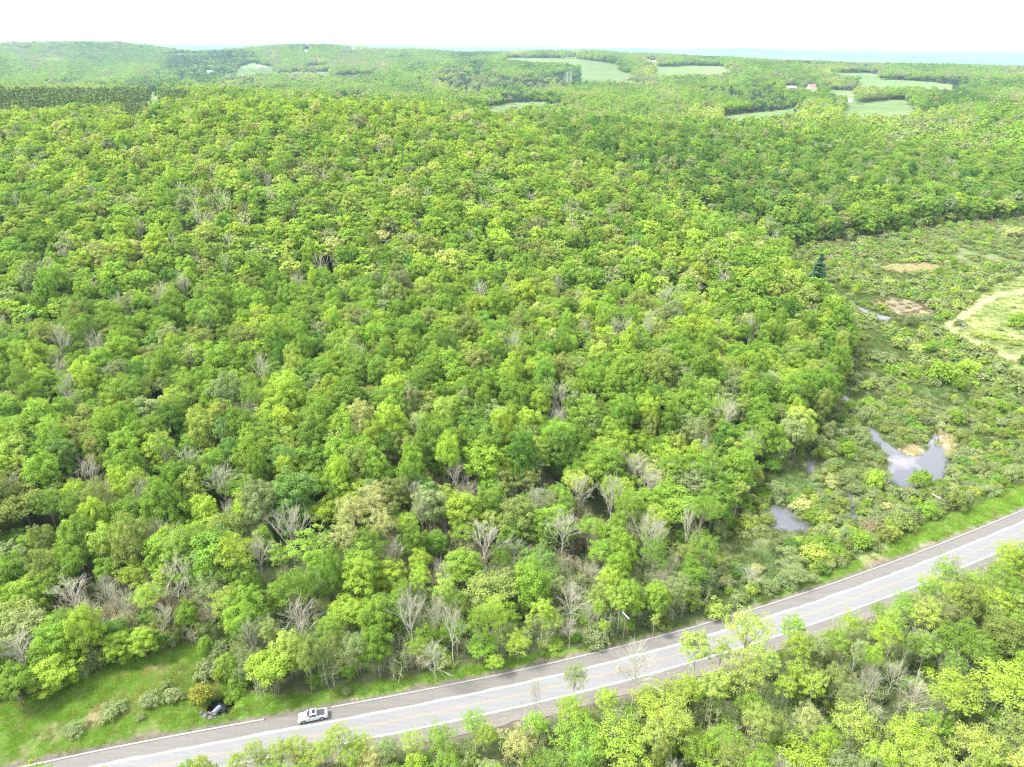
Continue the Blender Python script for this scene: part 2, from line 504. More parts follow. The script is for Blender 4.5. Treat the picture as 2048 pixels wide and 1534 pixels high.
class MB:
    """collects boxes, tubes and loose faces into one mesh"""
    def __init__(s):
        s.V, s.F, s.n = [], {}, 0
    def add(s, V, F):
        V = np.asarray(V, float)
        for f in F:
            f = np.atleast_2d(np.asarray(f, int))
            s.F.setdefault(f.shape[1], []).append(f + s.n)
        s.V.append(V)
        s.n += len(V)
        return s
    def box(s, c, d, rz=0.0, taper=(1, 1), M=None):
        c, d = np.array(c, float), np.array(d, float) / 2
        v = np.array([(x, y, z) for z in (-1, 1) for y in (-1, 1) for x in (-1, 1)], float)
        v[v[:, 2] > 0, 0] *= taper[0]
        v[v[:, 2] > 0, 1] *= taper[1]
        v = v * d
        if rz:
            a, b = math.cos(rz), math.sin(rz)
            v = v @ np.array([[a, b, 0], [-b, a, 0], [0, 0, 1]])
        if M is not None:
            v = v @ np.asarray(M).T
        return s.add(v + c, [[0, 2, 3, 1], [4, 5, 7, 6], [0, 1, 5, 4], [2, 6, 7, 3], [0, 4, 6, 2], [1, 3, 7, 5]])
    def prism(s, pts, y0, y1, axis=1):
        """outline in x,z swept along y"""
        n = len(pts)
        a = np.array([(p[0], y0, p[1]) for p in pts] + [(p[0], y1, p[1]) for p in pts], float)
        s.add(a, [[i, (i + 1) % n, n + (i + 1) % n, n + i] for i in range(n)])
        s.F.setdefault(n, []).append(np.array([list(range(n))[::-1]]) + s.n - 2 * n)
        s.F.setdefault(n, []).append(np.array([list(range(n, 2 * n))]) + s.n - 2 * n)
        return s
    def tubes(s, P0, P1, R0, R1, k=5):
        V, F = tube_arrays(P0, P1, R0, R1, k)
        return s.add(V, [F]) if len(F) else s
    def cyl(s, p0, p1, r0, r1=None, k=16, caps=True):
        r1 = r0 if r1 is None else r1
        V, F = tube_arrays([p0], [p1], [r0], [r1], k)
        s.add(V, [F])
        if caps:
            b = s.n - 2 * k
            s.F.setdefault(k, []).append(np.array([list(range(b, b + k))[::-1]]))
            s.F.setdefault(k, []).append(np.array([list(range(b + k, b + 2 * k))]))
        return s
    def mesh(s, name, mat, smooth=False):
        return mesh_np(name, np.concatenate(s.V), [np.concatenate(f) for f in s.F.values()], [mat], smooth=smooth)
    def build(s, name, mat, parent=None, smooth=False, **props):
        return link(name, s.mesh(name, mat, smooth), parent, **props)

def tube_arrays(P0, P1, R0, R1, k=5):
    P0, P1 = np.atleast_2d(np.asarray(P0, float)), np.atleast_2d(np.asarray(P1, float))
    R0, R1 = np.atleast_1d(np.asarray(R0, float)), np.atleast_1d(np.asarray(R1, float))
    d = unit(P1 - P0)
    ref = np.where(np.abs(d[:, 2:3]) > 0.9, np.array([[1.0, 0, 0]]), np.array([[0, 0, 1.0]]))
    a = unit(np.cross(d, ref))
    b = np.cross(d, a)
    th = np.arange(k) * 2 * math.pi / k
    ring = np.cos(th)[None, :, None] * a[:, None] + np.sin(th)[None, :, None] * b[:, None]
    V = np.concatenate([P0[:, None] + ring * R0[:, None, None], P1[:, None] + ring * R1[:, None, None]], 1)
    m = len(P0)
    base = (np.arange(m) * 2 * k)[:, None]
    i = np.arange(k)
    j = (i + 1) % k
    F = np.stack([base + i, base + j, base + k + j, base + k + i], -1).reshape(-1, 4)
    return V.reshape(-1, 3), F

def leaf_faces(rng, C, Nn, size):
    """one diamond-shaped leaf spray for every centre/normal"""
    n = len(C)
    t = unit(np.cross(Nn, rng.normal(size=(n, 3))))
    b = np.cross(Nn, t)
    s = size * rng.uniform(0.6, 1.35, n)[:, None]
    w = s * rng.uniform(0.5, 0.8, n)[:, None]
    V = np.stack([C + t * s, C + b * w, C - t * s, C - b * w], 1).reshape(-1, 3)
    F = np.arange(4 * n).reshape(n, 4)
    return V, F

# ------------------------------------------------------------ tree shapes
def lobes_dome(rng, n, R, zc, rz, low=-0.45, lean=(0, 0), fill=0.25, irregular=0.14):
    k = np.arange(n) + 0.5
    z = 1 - (1 - low) * k / n
    ph = k * 2.39996 + rng.uniform(0, 6.28)
    s = np.sqrt(np.maximum(0, 1 - z * z))
    d = np.stack([s * np.cos(ph), s * np.sin(ph), z], 1) + rng.normal(0, 0.10, (n, 3))
    rad = 1 - rng.normal(0.08, irregular * 0.9, n)
    inner = rng.random(n) < fill
    rad[inner] *= rng.uniform(0.4, 0.8, inner.sum())
    C = d * rad[:, None] * np.array([R, R, rz])
    C[:, 2] += zc
    C[:, 0] += lean[0] * (C[:, 2] / zc)
    C[:, 1] += lean[1] * (C[:, 2] / zc)
    return C

def crown_arrays(rng, C, centre, lr, per, size, flat=0.75, up=0.35, outer=0.45):
    """leaves gathered in tufts (one tuft per limb end)"""
    n = len(C)
    lrr = lr * rng.uniform(0.7, 1.25, n)
    cnt = np.maximum(3, (per * (lrr / lr) ** 2 * rng.uniform(0.6, 1.3, n)).astype(int))
    idx = np.repeat(np.arange(n), cnt)
    m = len(idx)
    od = unit(C - centre)
    d = unit(rng.normal(size=(m, 3)) + od[idx] * outer + np.array([0, 0, up]))
    rad = lrr[idx] * rng.uniform(0.3, 1.25, m) ** 0.7
    P = C[idx] + d * rad[:, None] * np.array([1, 1, flat])
    Nn = unit(d * 0.8 + od[idx] * 0.35 + np.array([0, 0, 0.35]) + rng.normal(0, 0.5, (m, 3)))
    V, F = leaf_faces(rng, P, Nn, size)
    lob = rng.uniform(0, 1, n)
    a = np.clip(0.5 * lob[idx] + 0.5 * rng.uniform(0, 1, m), 0, 1)
    return V, F, a

def limbs(rng, H0, H1, ends, r, forks=0.35, nseg=2):
    """trunk from 0 to H1 and limbs from it to the given ends"""
    P0, P1, R0, R1 = [], [], [], []
    wob = rng.normal(0, 0.12, (6, 2)).cumsum(0)
    zs = np.linspace(0, H1, 6)
    pts = [np.array([wob[i][0] * (i > 0), wob[i][1] * (i > 0), zs[i]]) for i in range(6)]
    for i in range(5):
        P0.append(pts[i]); P1.append(pts[i + 1])
        R0.append(r * (1 - 0.16 * i) * (1.25 if i == 0 else 1)); R1.append(r * (1 - 0.16 * (i + 1)))
    for e in ends:
        h = rng.uniform(H0, min(H1, max(H0 + 0.1, e[2] - 0.25 * math.hypot(e[0], e[1]))))
        k = min(4, int(h / H1 * 5))
        f = (h - zs[k]) / (zs[k + 1] - zs[k])
        s = pts[k] * (1 - f) + pts[k + 1] * f
        mid = s * 0.45 + e * 0.55 + np.array([rng.normal(0, 0.25), rng.normal(0, 0.25), rng.uniform(-0.5, 0.3)])
        r0 = r * forks * rng.uniform(0.7, 1.1) * (1 - 0.4 * h / H1)
        P0 += [s, mid]; P1 += [mid, e]; R0 += [r0, r0 * 0.6]; R1 += [r0 * 0.6, r0 * 0.2]
    return P0, P1, R0, R1

def twigs(rng, starts, dirs, lens, rads, levels, spread=0.5, kids=4, up=0.25):
    P0, P1, R0, R1 = [], [], [], []
    S, D, L, R = np.array(starts), unit(np.array(dirs)), np.array(lens, float), np.array(rads, float)
    for lv in range(levels):
        nS, nD, nL, nR = [], [], [], []
        for s, d, l, r in zip(S, D, L, R):
            m = s + d * l * 0.5 + rng.normal(0, 0.05 * l, 3)
            d2 = unit(d + rng.normal(0, 0.15, 3) + np.array([0, 0, up * 0.4]))
            e = m + d2 * l * 0.5
            P0 += [s, m]; P1 += [m, e]; R0 += [r, r * 0.75]; R1 += [r * 0.75, r * 0.45]
            for q in range(kids):
                f = rng.uniform(0.3, 1.0)
                b = s + (m - s) * min(1, 2 * f) if f < 0.5 else m + (e - m) * (2 * f - 1)
                dd = unit(d2 + rng.normal(0, spread, 3) + np.array([0, 0, up]))
                nS.append(b); nD.append(dd); nL.append(l * rng.uniform(0.45, 0.72)); nR.append(r * 0.5)
        S, D, L, R = nS, nD, nL, nR
    return P0, P1, R0, R1

VAR = {}     # kind -> list of dict(crown, trunk, both, R, H)
def store(kind, name, V, F, a, tubes, R, H, crown_mat, bark, sides=5):
    mats = [crown_mat, bark]
    crown = None
    if V is not None and len(V):
        crown = mesh_np(name + '_crown', V, [F], [crown_mat], attrs={'leaf': ('FACE', 'FLOAT', a)})
    Vt, Ft = tube_arrays(*tubes, sides)
    trunk = mesh_np(name + '_trunk', Vt, [Ft], [bark], smooth=True)
    if crown is not None:
        V2, F2 = np.concatenate([V, Vt]), np.concatenate([F, Ft + len(V)])
        mi = np.concatenate([np.zeros(len(F)), np.ones(len(Ft))])
        a2 = np.concatenate([a, np.full(len(Ft), 0.5)])
    else:
        V2, F2, mi, a2 = Vt, Ft, np.ones(len(Ft)), np.full(len(Ft), .5)
    both = mesh_np(name, V2, [F2], mats, mi=mi, attrs={'leaf': ('FACE', 'FLOAT', a2)})
    VAR.setdefault(kind, []).append(dict(crown=crown, trunk=trunk, both=both, R=R, H=H))

def make_broad(lod, seed, R=5.0, H=16.0, form='dome'):
    rng = np.random.default_rng(seed)
    nl, per, size = {0: (130, 96, 0.20), 1: (80, 46, 0.36), 2: (30, 13, 1.0)}[lod]
    if form == 'dome':
        zc, rz, low = H * 0.62, H * 0.37, -0.5
        C = lobes_dome(rng, nl, R * 0.86, zc, rz, low)
    elif form == 'oval':
        zc, rz = H * 0.6, H * 0.41
        C = lobes_dome(rng, nl, R * 0.84, zc, rz, -0.8)
    elif form == 'multi':
        C = []
        k = int(rng.integers(3, 6))
        for q in range(k):
            a = q * 6.28 / k + rng.uniform(-.4, .4)
            rr = R * rng.uniform(0.42, 0.6)
            off = R * rng.uniform(0.35, 0.5)
            zc = H * rng.uniform(0.58, 0.74)
            c = lobes_dome(rng, nl // k, rr, zc, rr * rng.uniform(1.0, 1.5), -0.6)
            c[:, 0] += off * math.cos(a); c[:, 1] += off * math.sin(a)
            C.append(c)
        C = np.concatenate(C)
        zc = H * 0.6
    else:   # wide
        zc, rz = H * 0.6, H * 0.36
        C = lobes_dome(rng, int(nl * 1.1), R * 0.92, zc, rz, -0.25, irregular=0.2)
    centre = np.array([0, 0, zc - H * 0.1])
    V, F, a = crown_arrays(rng, C, centre, R * (0.215 if lod < 2 else 0.3), per, size)
    ne = {0: 16, 1: 5, 2: 0}[lod]
    ends = C[rng.choice(len(C), ne, replace=False)] * np.array([0.85, 0.85, 0.96]) if ne else []
    tb = limbs(rng, H * 0.3, H * 0.72, ends, 0.24)
    store('broad%d' % lod, 'broadleaf_%d_%d' % (lod, seed), V, F, a, tb, R, H, M_LEAF, M_BARK, 5 if lod == 0 else 3)

def make_airy(lod, seed, R=4.3, H=16.0, kind='airy', density=1.0, trunkr=0.2, low=-0.1, zc=0.72, rzf=0.26, bark=None):
    """half open spring crown whose limbs show through"""
    rng = np.random.default_rng(seed)
    nl, per, size = {0: (int(84 * density), 52, 0.155), 1: (44, 14, 0.42)}[lod]
    C = lobes_dome(rng, nl, R * 0.88, H * zc, H * rzf, low, fill=0.15, irregular=0.22)
    V, F, a = crown_arrays(rng, C, np.array([0, 0, H * (zc - 0.1)]), R * 0.22, per, size, flat=0.6, up=0.5)
    ne = 26 if lod == 0 else 8
    ends = C[rng.choice(len(C), min(ne, len(C)), replace=False)]
    tb = list(limbs(rng, H * 0.42, H * 0.86, ends, trunkr, 0.42))
    if lod == 0:
        tw = twigs(rng, ends, ends - np.array([0, 0, H * 0.5]) + rng.normal(0, .5, ends.shape), np.full(len(ends), 1.5), np.full(len(ends), 0.035), 1)
        tb = [tb[i] + tw[i] for i in range(4)]
    store(kind + '%d' % lod, kind + '_%d_%d' % (lod, seed), V, F, a, tb, R, H, M_LEAF, bark or M_BARK, 4 if lod == 0 else 3)

def make_bare(lod, seed, R=4.2, H=16.0, budded=True):
    """leafless crown of ascending limbs with a thin mist of buds"""
    rng = np.random.default_rng(seed)
    nm = 11 if lod == 0 else 7
    st, di, le, ra = [], [], [], []
    for q in range(nm):
        f = q / nm
        a = q * 2.4 + rng.uniform(-.3, .3)
        tilt = 0.22 + 0.38 * (1 - f)
        st.append((0, 0, H * (0.34 + 0.40 * f)))
        di.append((math.cos(a) * tilt, math.sin(a) * tilt, 1.0))
        le.append(H * (0.36 - 0.13 * f)); ra.append(0.10 * (1 - 0.4 * f))
    tw = twigs(rng, st, di, le, ra, 3 if lod == 0 else 2, 0.42, 5, 0.18)
    tk = limbs(rng, 1, H * 0.75, [], 0.21)
    tb = [tk[i] + tw[i] for i in range(4)]
    if lod:
        tb[2] = [max(r, 0.05) for r in tb[2]]; tb[3] = [max(r, 0.04) for r in tb[3]]
    else:
        tb[2] = [max(r, 0.022) for r in tb[2]]; tb[3] = [max(r, 0.014) for r in tb[3]]
    tips = np.array(tb[1])[len(tk[0]) + nm * 2:]
    k = rng.choice(len(tips), min(len(tips), 900 if lod == 0 else 160), replace=False)
    P = tips[k] + rng.normal(0, 0.2, (len(k), 3))
    V, F = leaf_faces(rng, P, unit(rng.normal(size=P.shape)), 0.085 if lod == 0 else 0.30)
    store('bare%d' % lod, 'bare_%d_%d' % (lod, seed), V, F, rng.uniform(0, 1, len(P)), tb, R, H, M_LEAF, M_PALEBARK, 3)

def make_shrub(lod, seed, R=2.2, H=2.8):
    rng = np.random.default_rng(seed)
    nl, per, size = {0: (34, 60, 0.15), 1: (16, 18, 0.36)}[lod]
    C = lobes_dome(rng, nl, R * 0.82, H * 0.42, H * 0.46, -0.35, irregular=0.2)
    V, F, a = crown_arrays(rng, C, np.array([0, 0, 0.3]), R * 0.3, per, size)
    ends = C[:10] if lod == 0 else C[:3]
    P0 = [np.array([rng.normal(0, .15), rng.normal(0, .15), 0]) for _ in ends]
    tb = (P0, [e for e in ends], [0.05] * len(ends), [0.02] * len(ends))
    store('shrub%d' % lod, 'shrub_%d_%d' % (lod, seed), V, F, a, tb, R, H, M_LEAF, M_BARK, 3)

def make_sapling(seed, H=6.0):
    """thin brushy understorey: many upright stems with sparse leaves"""
    rng = np.random.default_rng(seed)
    P0, P1, R0, R1 = [], [], [], []
    tips = []
    for q in range(9):
        b = np.array([rng.normal(0, 1.1), rng.normal(0, 1.1), 0])
        h = H * rng.uniform(0.6, 1.1)
        t = b + np.array([rng.normal(0, .5), rng.normal(0, .5), h])
        P0.append(b); P1.append(t); R0.append(0.05); R1.append(0.02)
        for w in range(14):
            f = rng.uniform(0.3, 1)
            s = b + (t - b) * f
            e = s + np.array([rng.normal(0, .55), rng.normal(0, .55), rng.uniform(0.2, 0.9)])
            P0.append(s); P1.append(e); R0.append(0.02); R1.append(0.012)
            tips.append(e)
    tips = np.array(tips)
    idx = np.repeat(np.arange(len(tips)), 5)
    P = tips[idx] + rng.normal(0, 0.28, (len(idx), 3))
    V, F = leaf_faces(rng, P, unit(rng.normal(size=P.shape) + np.array([0, 0, 0.6])), 0.12)
    store('sapling0', 'sapling_%d' % seed, V, F, rng.uniform(0, 1, len(P)), (P0, P1, R0, R1), 2.2, H, M_LEAF, M_PALEBARK, 3)

def make_conifer(lod, seed, R=2.9, H=14.0):
    rng = np.random.default_rng(seed)
    tiers = 17 if lod == 0 else 9
    CC, NN, LL = [], [], []
    for t in range(tiers):
        f = t / tiers
        z = H * (0.08 + 0.9 * f)
        rr = R * (1 - f) ** 0.85 * rng.uniform(0.85, 1.1)
        nb = max(4, int((19 if lod == 0 else 8) * (1 - f) + 4))
        for q in range(nb):
            a = rng.uniform(0, 6.28)
            L = rr * rng.uniform(0.75, 1.12)
            m = 9 if lod == 0 else 3
            for g in range(m):
                s = L * (g + 0.7) / m
                CC.append((math.cos(a) * s + rng.normal(0, .12), math.sin(a) * s + rng.normal(0, .12), z - 0.28 * s + rng.normal(0, .1)))
                NN.append((math.cos(a) * 0.5 + rng.normal(0, .35), math.sin(a) * 0.5 + rng.normal(0, .35), 0.8))
    V, F = leaf_faces(rng, np.array(CC), unit(np.array(NN)), 0.36 if lod == 0 else 0.72)
    tb = ([(0, 0, 0)], [(0, 0, H * 0.98)], [0.2], [0.03])
    store('conifer%d' % lod, 'conifer_%d_%d' % (lod, seed), V, F, rng.uniform(0, 1, len(CC)), tb, R, H, M_NEEDLE, M_BARK, 5)

for i, f in enumerate(['dome', 'oval', 'multi', 'oval', 'wide', 'multi', 'oval', 'dome']):
    make_broad(0, 10 + i, form=f)
for i, f in enumerate(['dome', 'oval', 'multi', 'wide', 'dome', 'multi']):
    make_broad(1, 30 + i, form=f)
for i, f in enumerate(['dome', 'oval', 'multi', 'wide']):
    make_broad(2, 50 + i, form=f)
for i in range(4):
    make_airy(0, 60 + i)
for i in range(3):
    make_airy(1, 66 + i)
for i in range(3):
    make_airy(0, 70 + i, kind='aspen', R=2.9, H=17.5, density=0.62, trunkr=0.17, low=-0.3, zc=0.78, rzf=0.19, bark=M_PALEBARK)
for i in range(4):
    make_bare(0, 80 + i)
for i in range(3):
    make_bare(1, 86 + i)
for i in range(5):
    make_shrub(0, 90 + i)
for i in range(3):
    make_shrub(1, 96 + i)
for i in range(3):
    make_sapling(100 + i)
for i in range(2):
    make_conifer(0, 110 + i)
for i in range(2):
    make_conifer(1, 114 + i)

# ------------------------------------------------------------ ground sheet
def ground_material():
    m, nt, out = new_mat('ground')
    b = N(nt, 'ShaderNodeBsdfDiffuse')
    b.inputs['Roughness'].default_value = 0.8
    at = N(nt, 'ShaderNodeAttribute', attribute_name='cover', attribute_type='GEOMETRY')
    t = N(nt, 'ShaderNodeTexCoord')
    prev = at.outputs['Color']
    for sc, lo, hi, det in ((0.9, 0.72, 1.28, 6), (0.16, 0.8, 1.2, 5), (0.012, 0.86, 1.14, 4)):
        x = N(nt, 'ShaderNodeTexNoise')
        x.inputs['Scale'].default_value = sc
        x.inputs['Detail'].default_value = det
        x.inputs['Roughness'].default_value = 0.65
        nt.links.new(t.outputs['Object'], x.inputs['Vector'])
        mr = N(nt, 'ShaderNodeMapRange')
        mr.inputs['From Min'].default_value = 0.3
        mr.inputs['From Max'].default_value = 0.7
        mr.inputs['To Min'].default_value = lo
        mr.inputs['To Max'].default_value = hi
        nt.links.new(x.outputs['Fac'], mr.inputs['Value'])
        vm = N(nt, 'ShaderNodeVectorMath', operation='SCALE')
        nt.links.new(prev, vm.inputs[0])
        nt.links.new(mr.outputs[0], vm.inputs['Scale'])
        prev = vm.outputs[0]
    nt.links.new(prev, b.inputs['Color'])
    nt.links.new(b.outputs[0], out.inputs[0])
    return m

def poly_level(poly):
    c = np.array(poly, float)
    P = on_plane(c[:, 0], c[:, 1], -2.5)
    for _ in range(3):
        z = float(np.median(height(P[:, 0], P[:, 1]))) - 0.12
        P = on_plane(c[:, 0], c[:, 1], z)
    return z, P

LEVELS = [poly_level(p) for p in WATERS]

az = np.concatenate([np.linspace(-math.pi, -0.80, 46)[:-1], np.linspace(-0.80, 0.80, 760), np.linspace(0.80, math.pi, 46)[1:-1]])
rr = np.concatenate([[1.0, 15, 30, 42, 50, 56], np.exp(np.linspace(math.log(62), math.log(900), 420)),
                     np.exp(np.linspace(math.log(900), math.log(9000), 330))[1:], np.exp(np.linspace(math.log(9000), math.log(42000), 90))[1:]])
AZ, RR = np.meshgrid(az, rr)
gx, gy = (RR * np.sin(AZ)).ravel(), (RR * np.cos(AZ)).ravel()
gz = height(gx, gy)
gc = classify(gx, gy, gz)
gu, gv, gw = project(np.stack([gx, gy, gz], 1))
for (lv, P), poly in zip(LEVELS, WATERS):
    m = (gc == 10) & inpoly(gu, gv, poly)
    gz[m] = lv - 0.5
gr = RR.ravel()
cover = ZCOL[gc].copy()
ff = gc == 0
far = sstep(500, 2500, gr)[:, None]
cover[ff] = (cover * (1 - far) + np.array([0.105, 0.17, 0.055]) * far)[ff]
# broad far-off mosaic of woods and farm land on the distant plain
fn = vnoise(gx / 700 + 5, gy / 700)
m = ff & (gr > 5200) & (fn > 0.10)
cover[m] = (0.15, 0.19, 0.085)
# fields differ a little
fid = vnoise(gx / 420, gy / 420)[:, None]
rows = 0.06 * np.sign(np.sin((gx * .8 + gy * .35) / 7.0))[:, None]
cover[gc == 8] = (cover * (1 + 0.45 * fid + rows) + 0.02 * fid * np.array([1, 0, 0]))[gc == 8]
# dry straw patches in the clearing, tyre-worn verge
dn = fbm(gx / 9, gy / 9, 4)
off = road_offset(gx, gy)
k = np.clip((dn - 0.38) * 5, 0, 1)[:, None] * 0.6
mm = gc == 1
cover[mm] = (cover * (1 - k) + np.array([0.21, 0.19, 0.10]) * k)[mm]
DRYP = [(300,1330),(420,1322),(470,1345),(430,1400),(340,1395),(230,1440),(150,1470),(180,1420),(260,1370)]
m = mm & inpoly(gu, gv, DRYP)
k2 = np.clip(dn * 3 + 0.45, 0, 1)[:, None]
cover[m] = (cover * (1 - k2) + np.array([0.23, 0.20, 0.11]) * k2)[m]
m = mm & (off < 7.6 + dn * 1.8)
cover[m] = (0.18, 0.155, 0.115)
wn2 = np.clip(fbm(gx / 14 + 9, gy / 14, 4) * 2 + 0.4, 0, 1)[:, None]
cover[gc == 2] = (np.array([0.07, 0.11, 0.04]) * (1 - wn2) + np.array([0.13, 0.145, 0.07]) * wn2)[gc == 2]
m = (gc == 3)
cover[m] = (cover * (0.85 + 0.5 * wn2) )[m]
m = (gc == 9) & (off < -4.2)
cover[m] = (0.13, 0.115, 0.09)
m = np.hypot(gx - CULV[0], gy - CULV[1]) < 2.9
cover[m] = (0.012, 0.011, 0.009)  # near-black ground paints in the darkness of the culvert hole
na, nrr = len(az), len(rr)
i, j = np.meshgrid(np.arange(nrr - 1), np.arange(na), indexing='ij')
jn = (j + 1) % na
Fg = np.stack([i * na + j, i * na + jn, (i + 1) * na + jn, (i + 1) * na + j], -1).reshape(-1, 4)[:, ::-1]
Vg = np.stack([gx, gy, gz], 1)
Vg = np.vstack([Vg, [0, 0, float(gz[:na].mean())]])
j = np.arange(na)
Fc = np.stack([np.full(na, len(Vg) - 1), (j + 1) % na, j], 1)
cov4 = np.concatenate([np.vstack([cover, cover[:1]]), np.ones((len(Vg), 1))], 1)
gme = mesh_np('ground', Vg, [Fg, Fc], [ground_material()], attrs={'cover': ('POINT', 'FLOAT_COLOR', cov4)}, smooth=True)
link('ground', gme, kind='structure')

# ------------------------------------------------------------ water
def water_material():
    m, nt, out = new_mat('water')
    b = N(nt, 'ShaderNodeBsdfPrincipled')
    b.inputs['Base Color'].default_value = (0.045, 0.045, 0.05, 1)
    b.inputs['Roughness'].default_value = 0.04
    b.inputs['IOR'].default_value = 1.33
    b.inputs['Specular IOR Level'].default_value = 0.9
    t = N(nt, 'ShaderNodeTexCoord')
    x = N(nt, 'ShaderNodeTexNoise')
    x.inputs['Scale'].default_value = 1.2
    x.inputs['Detail'].default_value = 3
    nt.links.new(t.outputs['Object'], x.inputs['Vector'])
    bm = N(nt, 'ShaderNodeBump')
    bm.inputs['Strength'].default_value = 0.05
    nt.links.new(x.outputs['Fac'], bm.inputs['Height'])
    nt.links.new(bm.outputs[0], b.inputs['Normal'])
    # pale patches paint reflected cloud into the water colour
    y = N(nt, 'ShaderNodeTexNoise')
    y.inputs['Scale'].default_value = 0.06
    y.inputs['Detail'].default_value = 6
    nt.links.new(t.outputs['Object'], y.inputs['Vector'])
    cr = N(nt, 'ShaderNodeValToRGB')
    cr.color_ramp.elements[0].position = 0.52
    cr.color_ramp.elements[0].color = (0.085, 0.088, 0.10, 1)
    cr.color_ramp.elements[1].position = 0.60
    cr.color_ramp.elements[1].color = (0.17, 0.16, 0.165, 1)
    nt.links.new(y.outputs['Fac'], cr.inputs[0])
    nt.links.new(cr.outputs[0], b.inputs['Base Color'])
    nt.links.new(b.outputs[0], out.inputs[0])
    return m
M_WATER = water_material()
WNAMES = ['pond', 'pool', 'creek', 'creek', 'creek', 'stream', 'creek', 'puddle', 'puddle']
for (lv, P), nm in zip(LEVELS, WNAMES):
    c = P.mean(0)
    d = P - c
    L = np.linalg.norm(d, axis=1, keepdims=True)
    Q = c + d * (1 + 1.4 / np.maximum(L, 3))
    Q[:, 2] = lv
    link(nm, mesh_np(nm, Q, [np.arange(len(Q))[::-1][None]], [M_WATER]), kind='structure')

# ------------------------------------------------------------ road
def strip(name, o0, o1, z, mat, x0=-420.0, x1=560.0, jag=0.0, jag0=None, seed=0):
    m = (_rx >= x0) & (_rx <= x1)
    p, n = _rp[m], _rn[m]
    s = _rx[m]
    j1 = jag * (fbm(s / 2.3 + seed, s * 0 + 3.3, 4)) if jag else 0 * s
    j0 = (jag0 or 0) * (fbm(s / 3.1 + seed + 40, s * 0 + 1.3, 4))
    A = np.c_[p + n * (o0 + j0)[:, None], np.full(len(s), z)]
    B = np.c_[p + n * (o1 + j1)[:, None], np.full(len(s), z)]
    V = np.vstack([A, B])
    k = len(s)
    i = np.arange(k - 1)
    F = np.stack([i, i + 1, k + i + 1, k + i], 1)
    return link(name, mesh_np(name, V, [F], [mat]), kind='structure')

def asphalt(name, c0, c1, streak=True):
    m, nt, out = new_mat(name)
    b = N(nt, 'ShaderNodeBsdfPrincipled')
    b.inputs['Roughness'].default_value = 0.85
    b.inputs['Specular IOR Level'].default_value = 0.25
    t = N(nt, 'ShaderNodeTexCoord')
    mpn = N(nt, 'ShaderNodeMapping')
    mpn.inputs['Rotation'].default_value = (0, 0, -0.36)
    mpn.inputs['Scale'].default_value = (0.10, 1.5, 1)
    nt.links.new(t.outputs['Object'], mpn.inputs['Vector'])
    x = N(nt, 'ShaderNodeTexNoise')
    x.inputs['Scale'].default_value = 0.9
    x.inputs['Detail'].default_value = 6
    nt.links.new(mpn.outputs[0], x.inputs['Vector'])
    y = N(nt, 'ShaderNodeTexNoise')
    y.inputs['Scale'].default_value = 1.6
    y.inputs['Detail'].default_value = 8
    y.inputs['Roughness'].default_value = 0.7
    nt.links.new(t.outputs['Object'], y.inputs['Vector'])
    ad = N(nt, 'ShaderNodeMath', operation='ADD')
    nt.links.new(x.outputs['Fac'], ad.inputs[0])
    nt.links.new(y.outputs['Fac'], ad.inputs[1])
    mr = N(nt, 'ShaderNodeMapRange')
    mr.inputs['From Min'].default_value = 0.75
    mr.inputs['From Max'].default_value = 1.25
    nt.links.new(ad.outputs[0], mr.inputs['Value'])
    mxx = N(nt, 'ShaderNodeMix', data_type='RGBA')
    mxx.inputs[6].default_value = (*c0, 1)
    mxx.inputs[7].default_value = (*c1, 1)
    nt.links.new(mr.outputs[0], mxx.inputs[0])
    nt.links.new(mxx.outputs[2], b.inputs['Base Color'])
    nt.links.new(b.outputs[0], out.inputs[0])
    return m
M_SHOULDER = asphalt('shoulder_asphalt', (0.112, 0.107, 0.099), (0.142, 0.136, 0.127))
M_LANE = asphalt('worn_concrete', (0.146, 0.147, 0.150), (0.176, 0.177, 0.179))
M_PALE = plain('pale_joint', (0.26, 0.26, 0.255), 0.8, 0.1, 1.2)
M_LINE = plain('white_paint', (0.30, 0.30, 0.295), 0.6, 0.10, 2.0)
M_YEL = plain('yellow_paint', (0.25, 0.195, 0.11), 0.6, 0.15, 2.0)
M_CONC = plain('concrete', (0.21, 0.206, 0.195), 0.8, 0.12, 1.4)
M_GRAVEL = plain('gravel', (0.15, 0.135, 0.12), 0.95, 0.3, 2.5)
strip('gravel_verge', -6.6, -4.4, -0.02, M_GRAVEL, jag0=0.9)
strip('road_shoulder', -4.7, 6.0, 0.0, M_SHOULDER, jag0=0.25)
strip('road', -3.05, 3.0, 0.006, M_LANE)
strip('road_marking', 2.45, 3.05, 0.012, M_PALE, jag=0.42, seed=4)
strip('road_marking', -3.15, -2.72, 0.012, M_LINE, jag0=0.18, seed=9)
strip('road_marking', -0.17, -0.06, 0.012, M_YEL)
strip('road_marking', 0.06, 0.17, 0.012, M_YEL)

def kerb(x0, x1):
    m = (_rx >= x0) & (_rx <= x1)
    p, n = _rp[m], _rn[m]
    prof = [(6.0, -0.15), (6.0, 0.11), (6.05, 0.14), (6.36, 0.15), (6.42, 0.12), (6.42, -0.15)]
    k = len(p)
    V = np.concatenate([np.c_[p + n * o, np.full(k, z)] for o, z in prof])
    F = []
    i = np.arange(k - 1)
    for a in range(len(prof) - 1):
        F.append(np.stack([a * k + i, a * k + i + 1, (a + 1) * k + i + 1, (a + 1) * k + i], 1)[:, ::-1])
    link('kerb', mesh_np('kerb', V, [np.concatenate(F)], [M_CONC]), kind='structure')
kerb(-300, -48.5)
kerb(-35.5, 560)

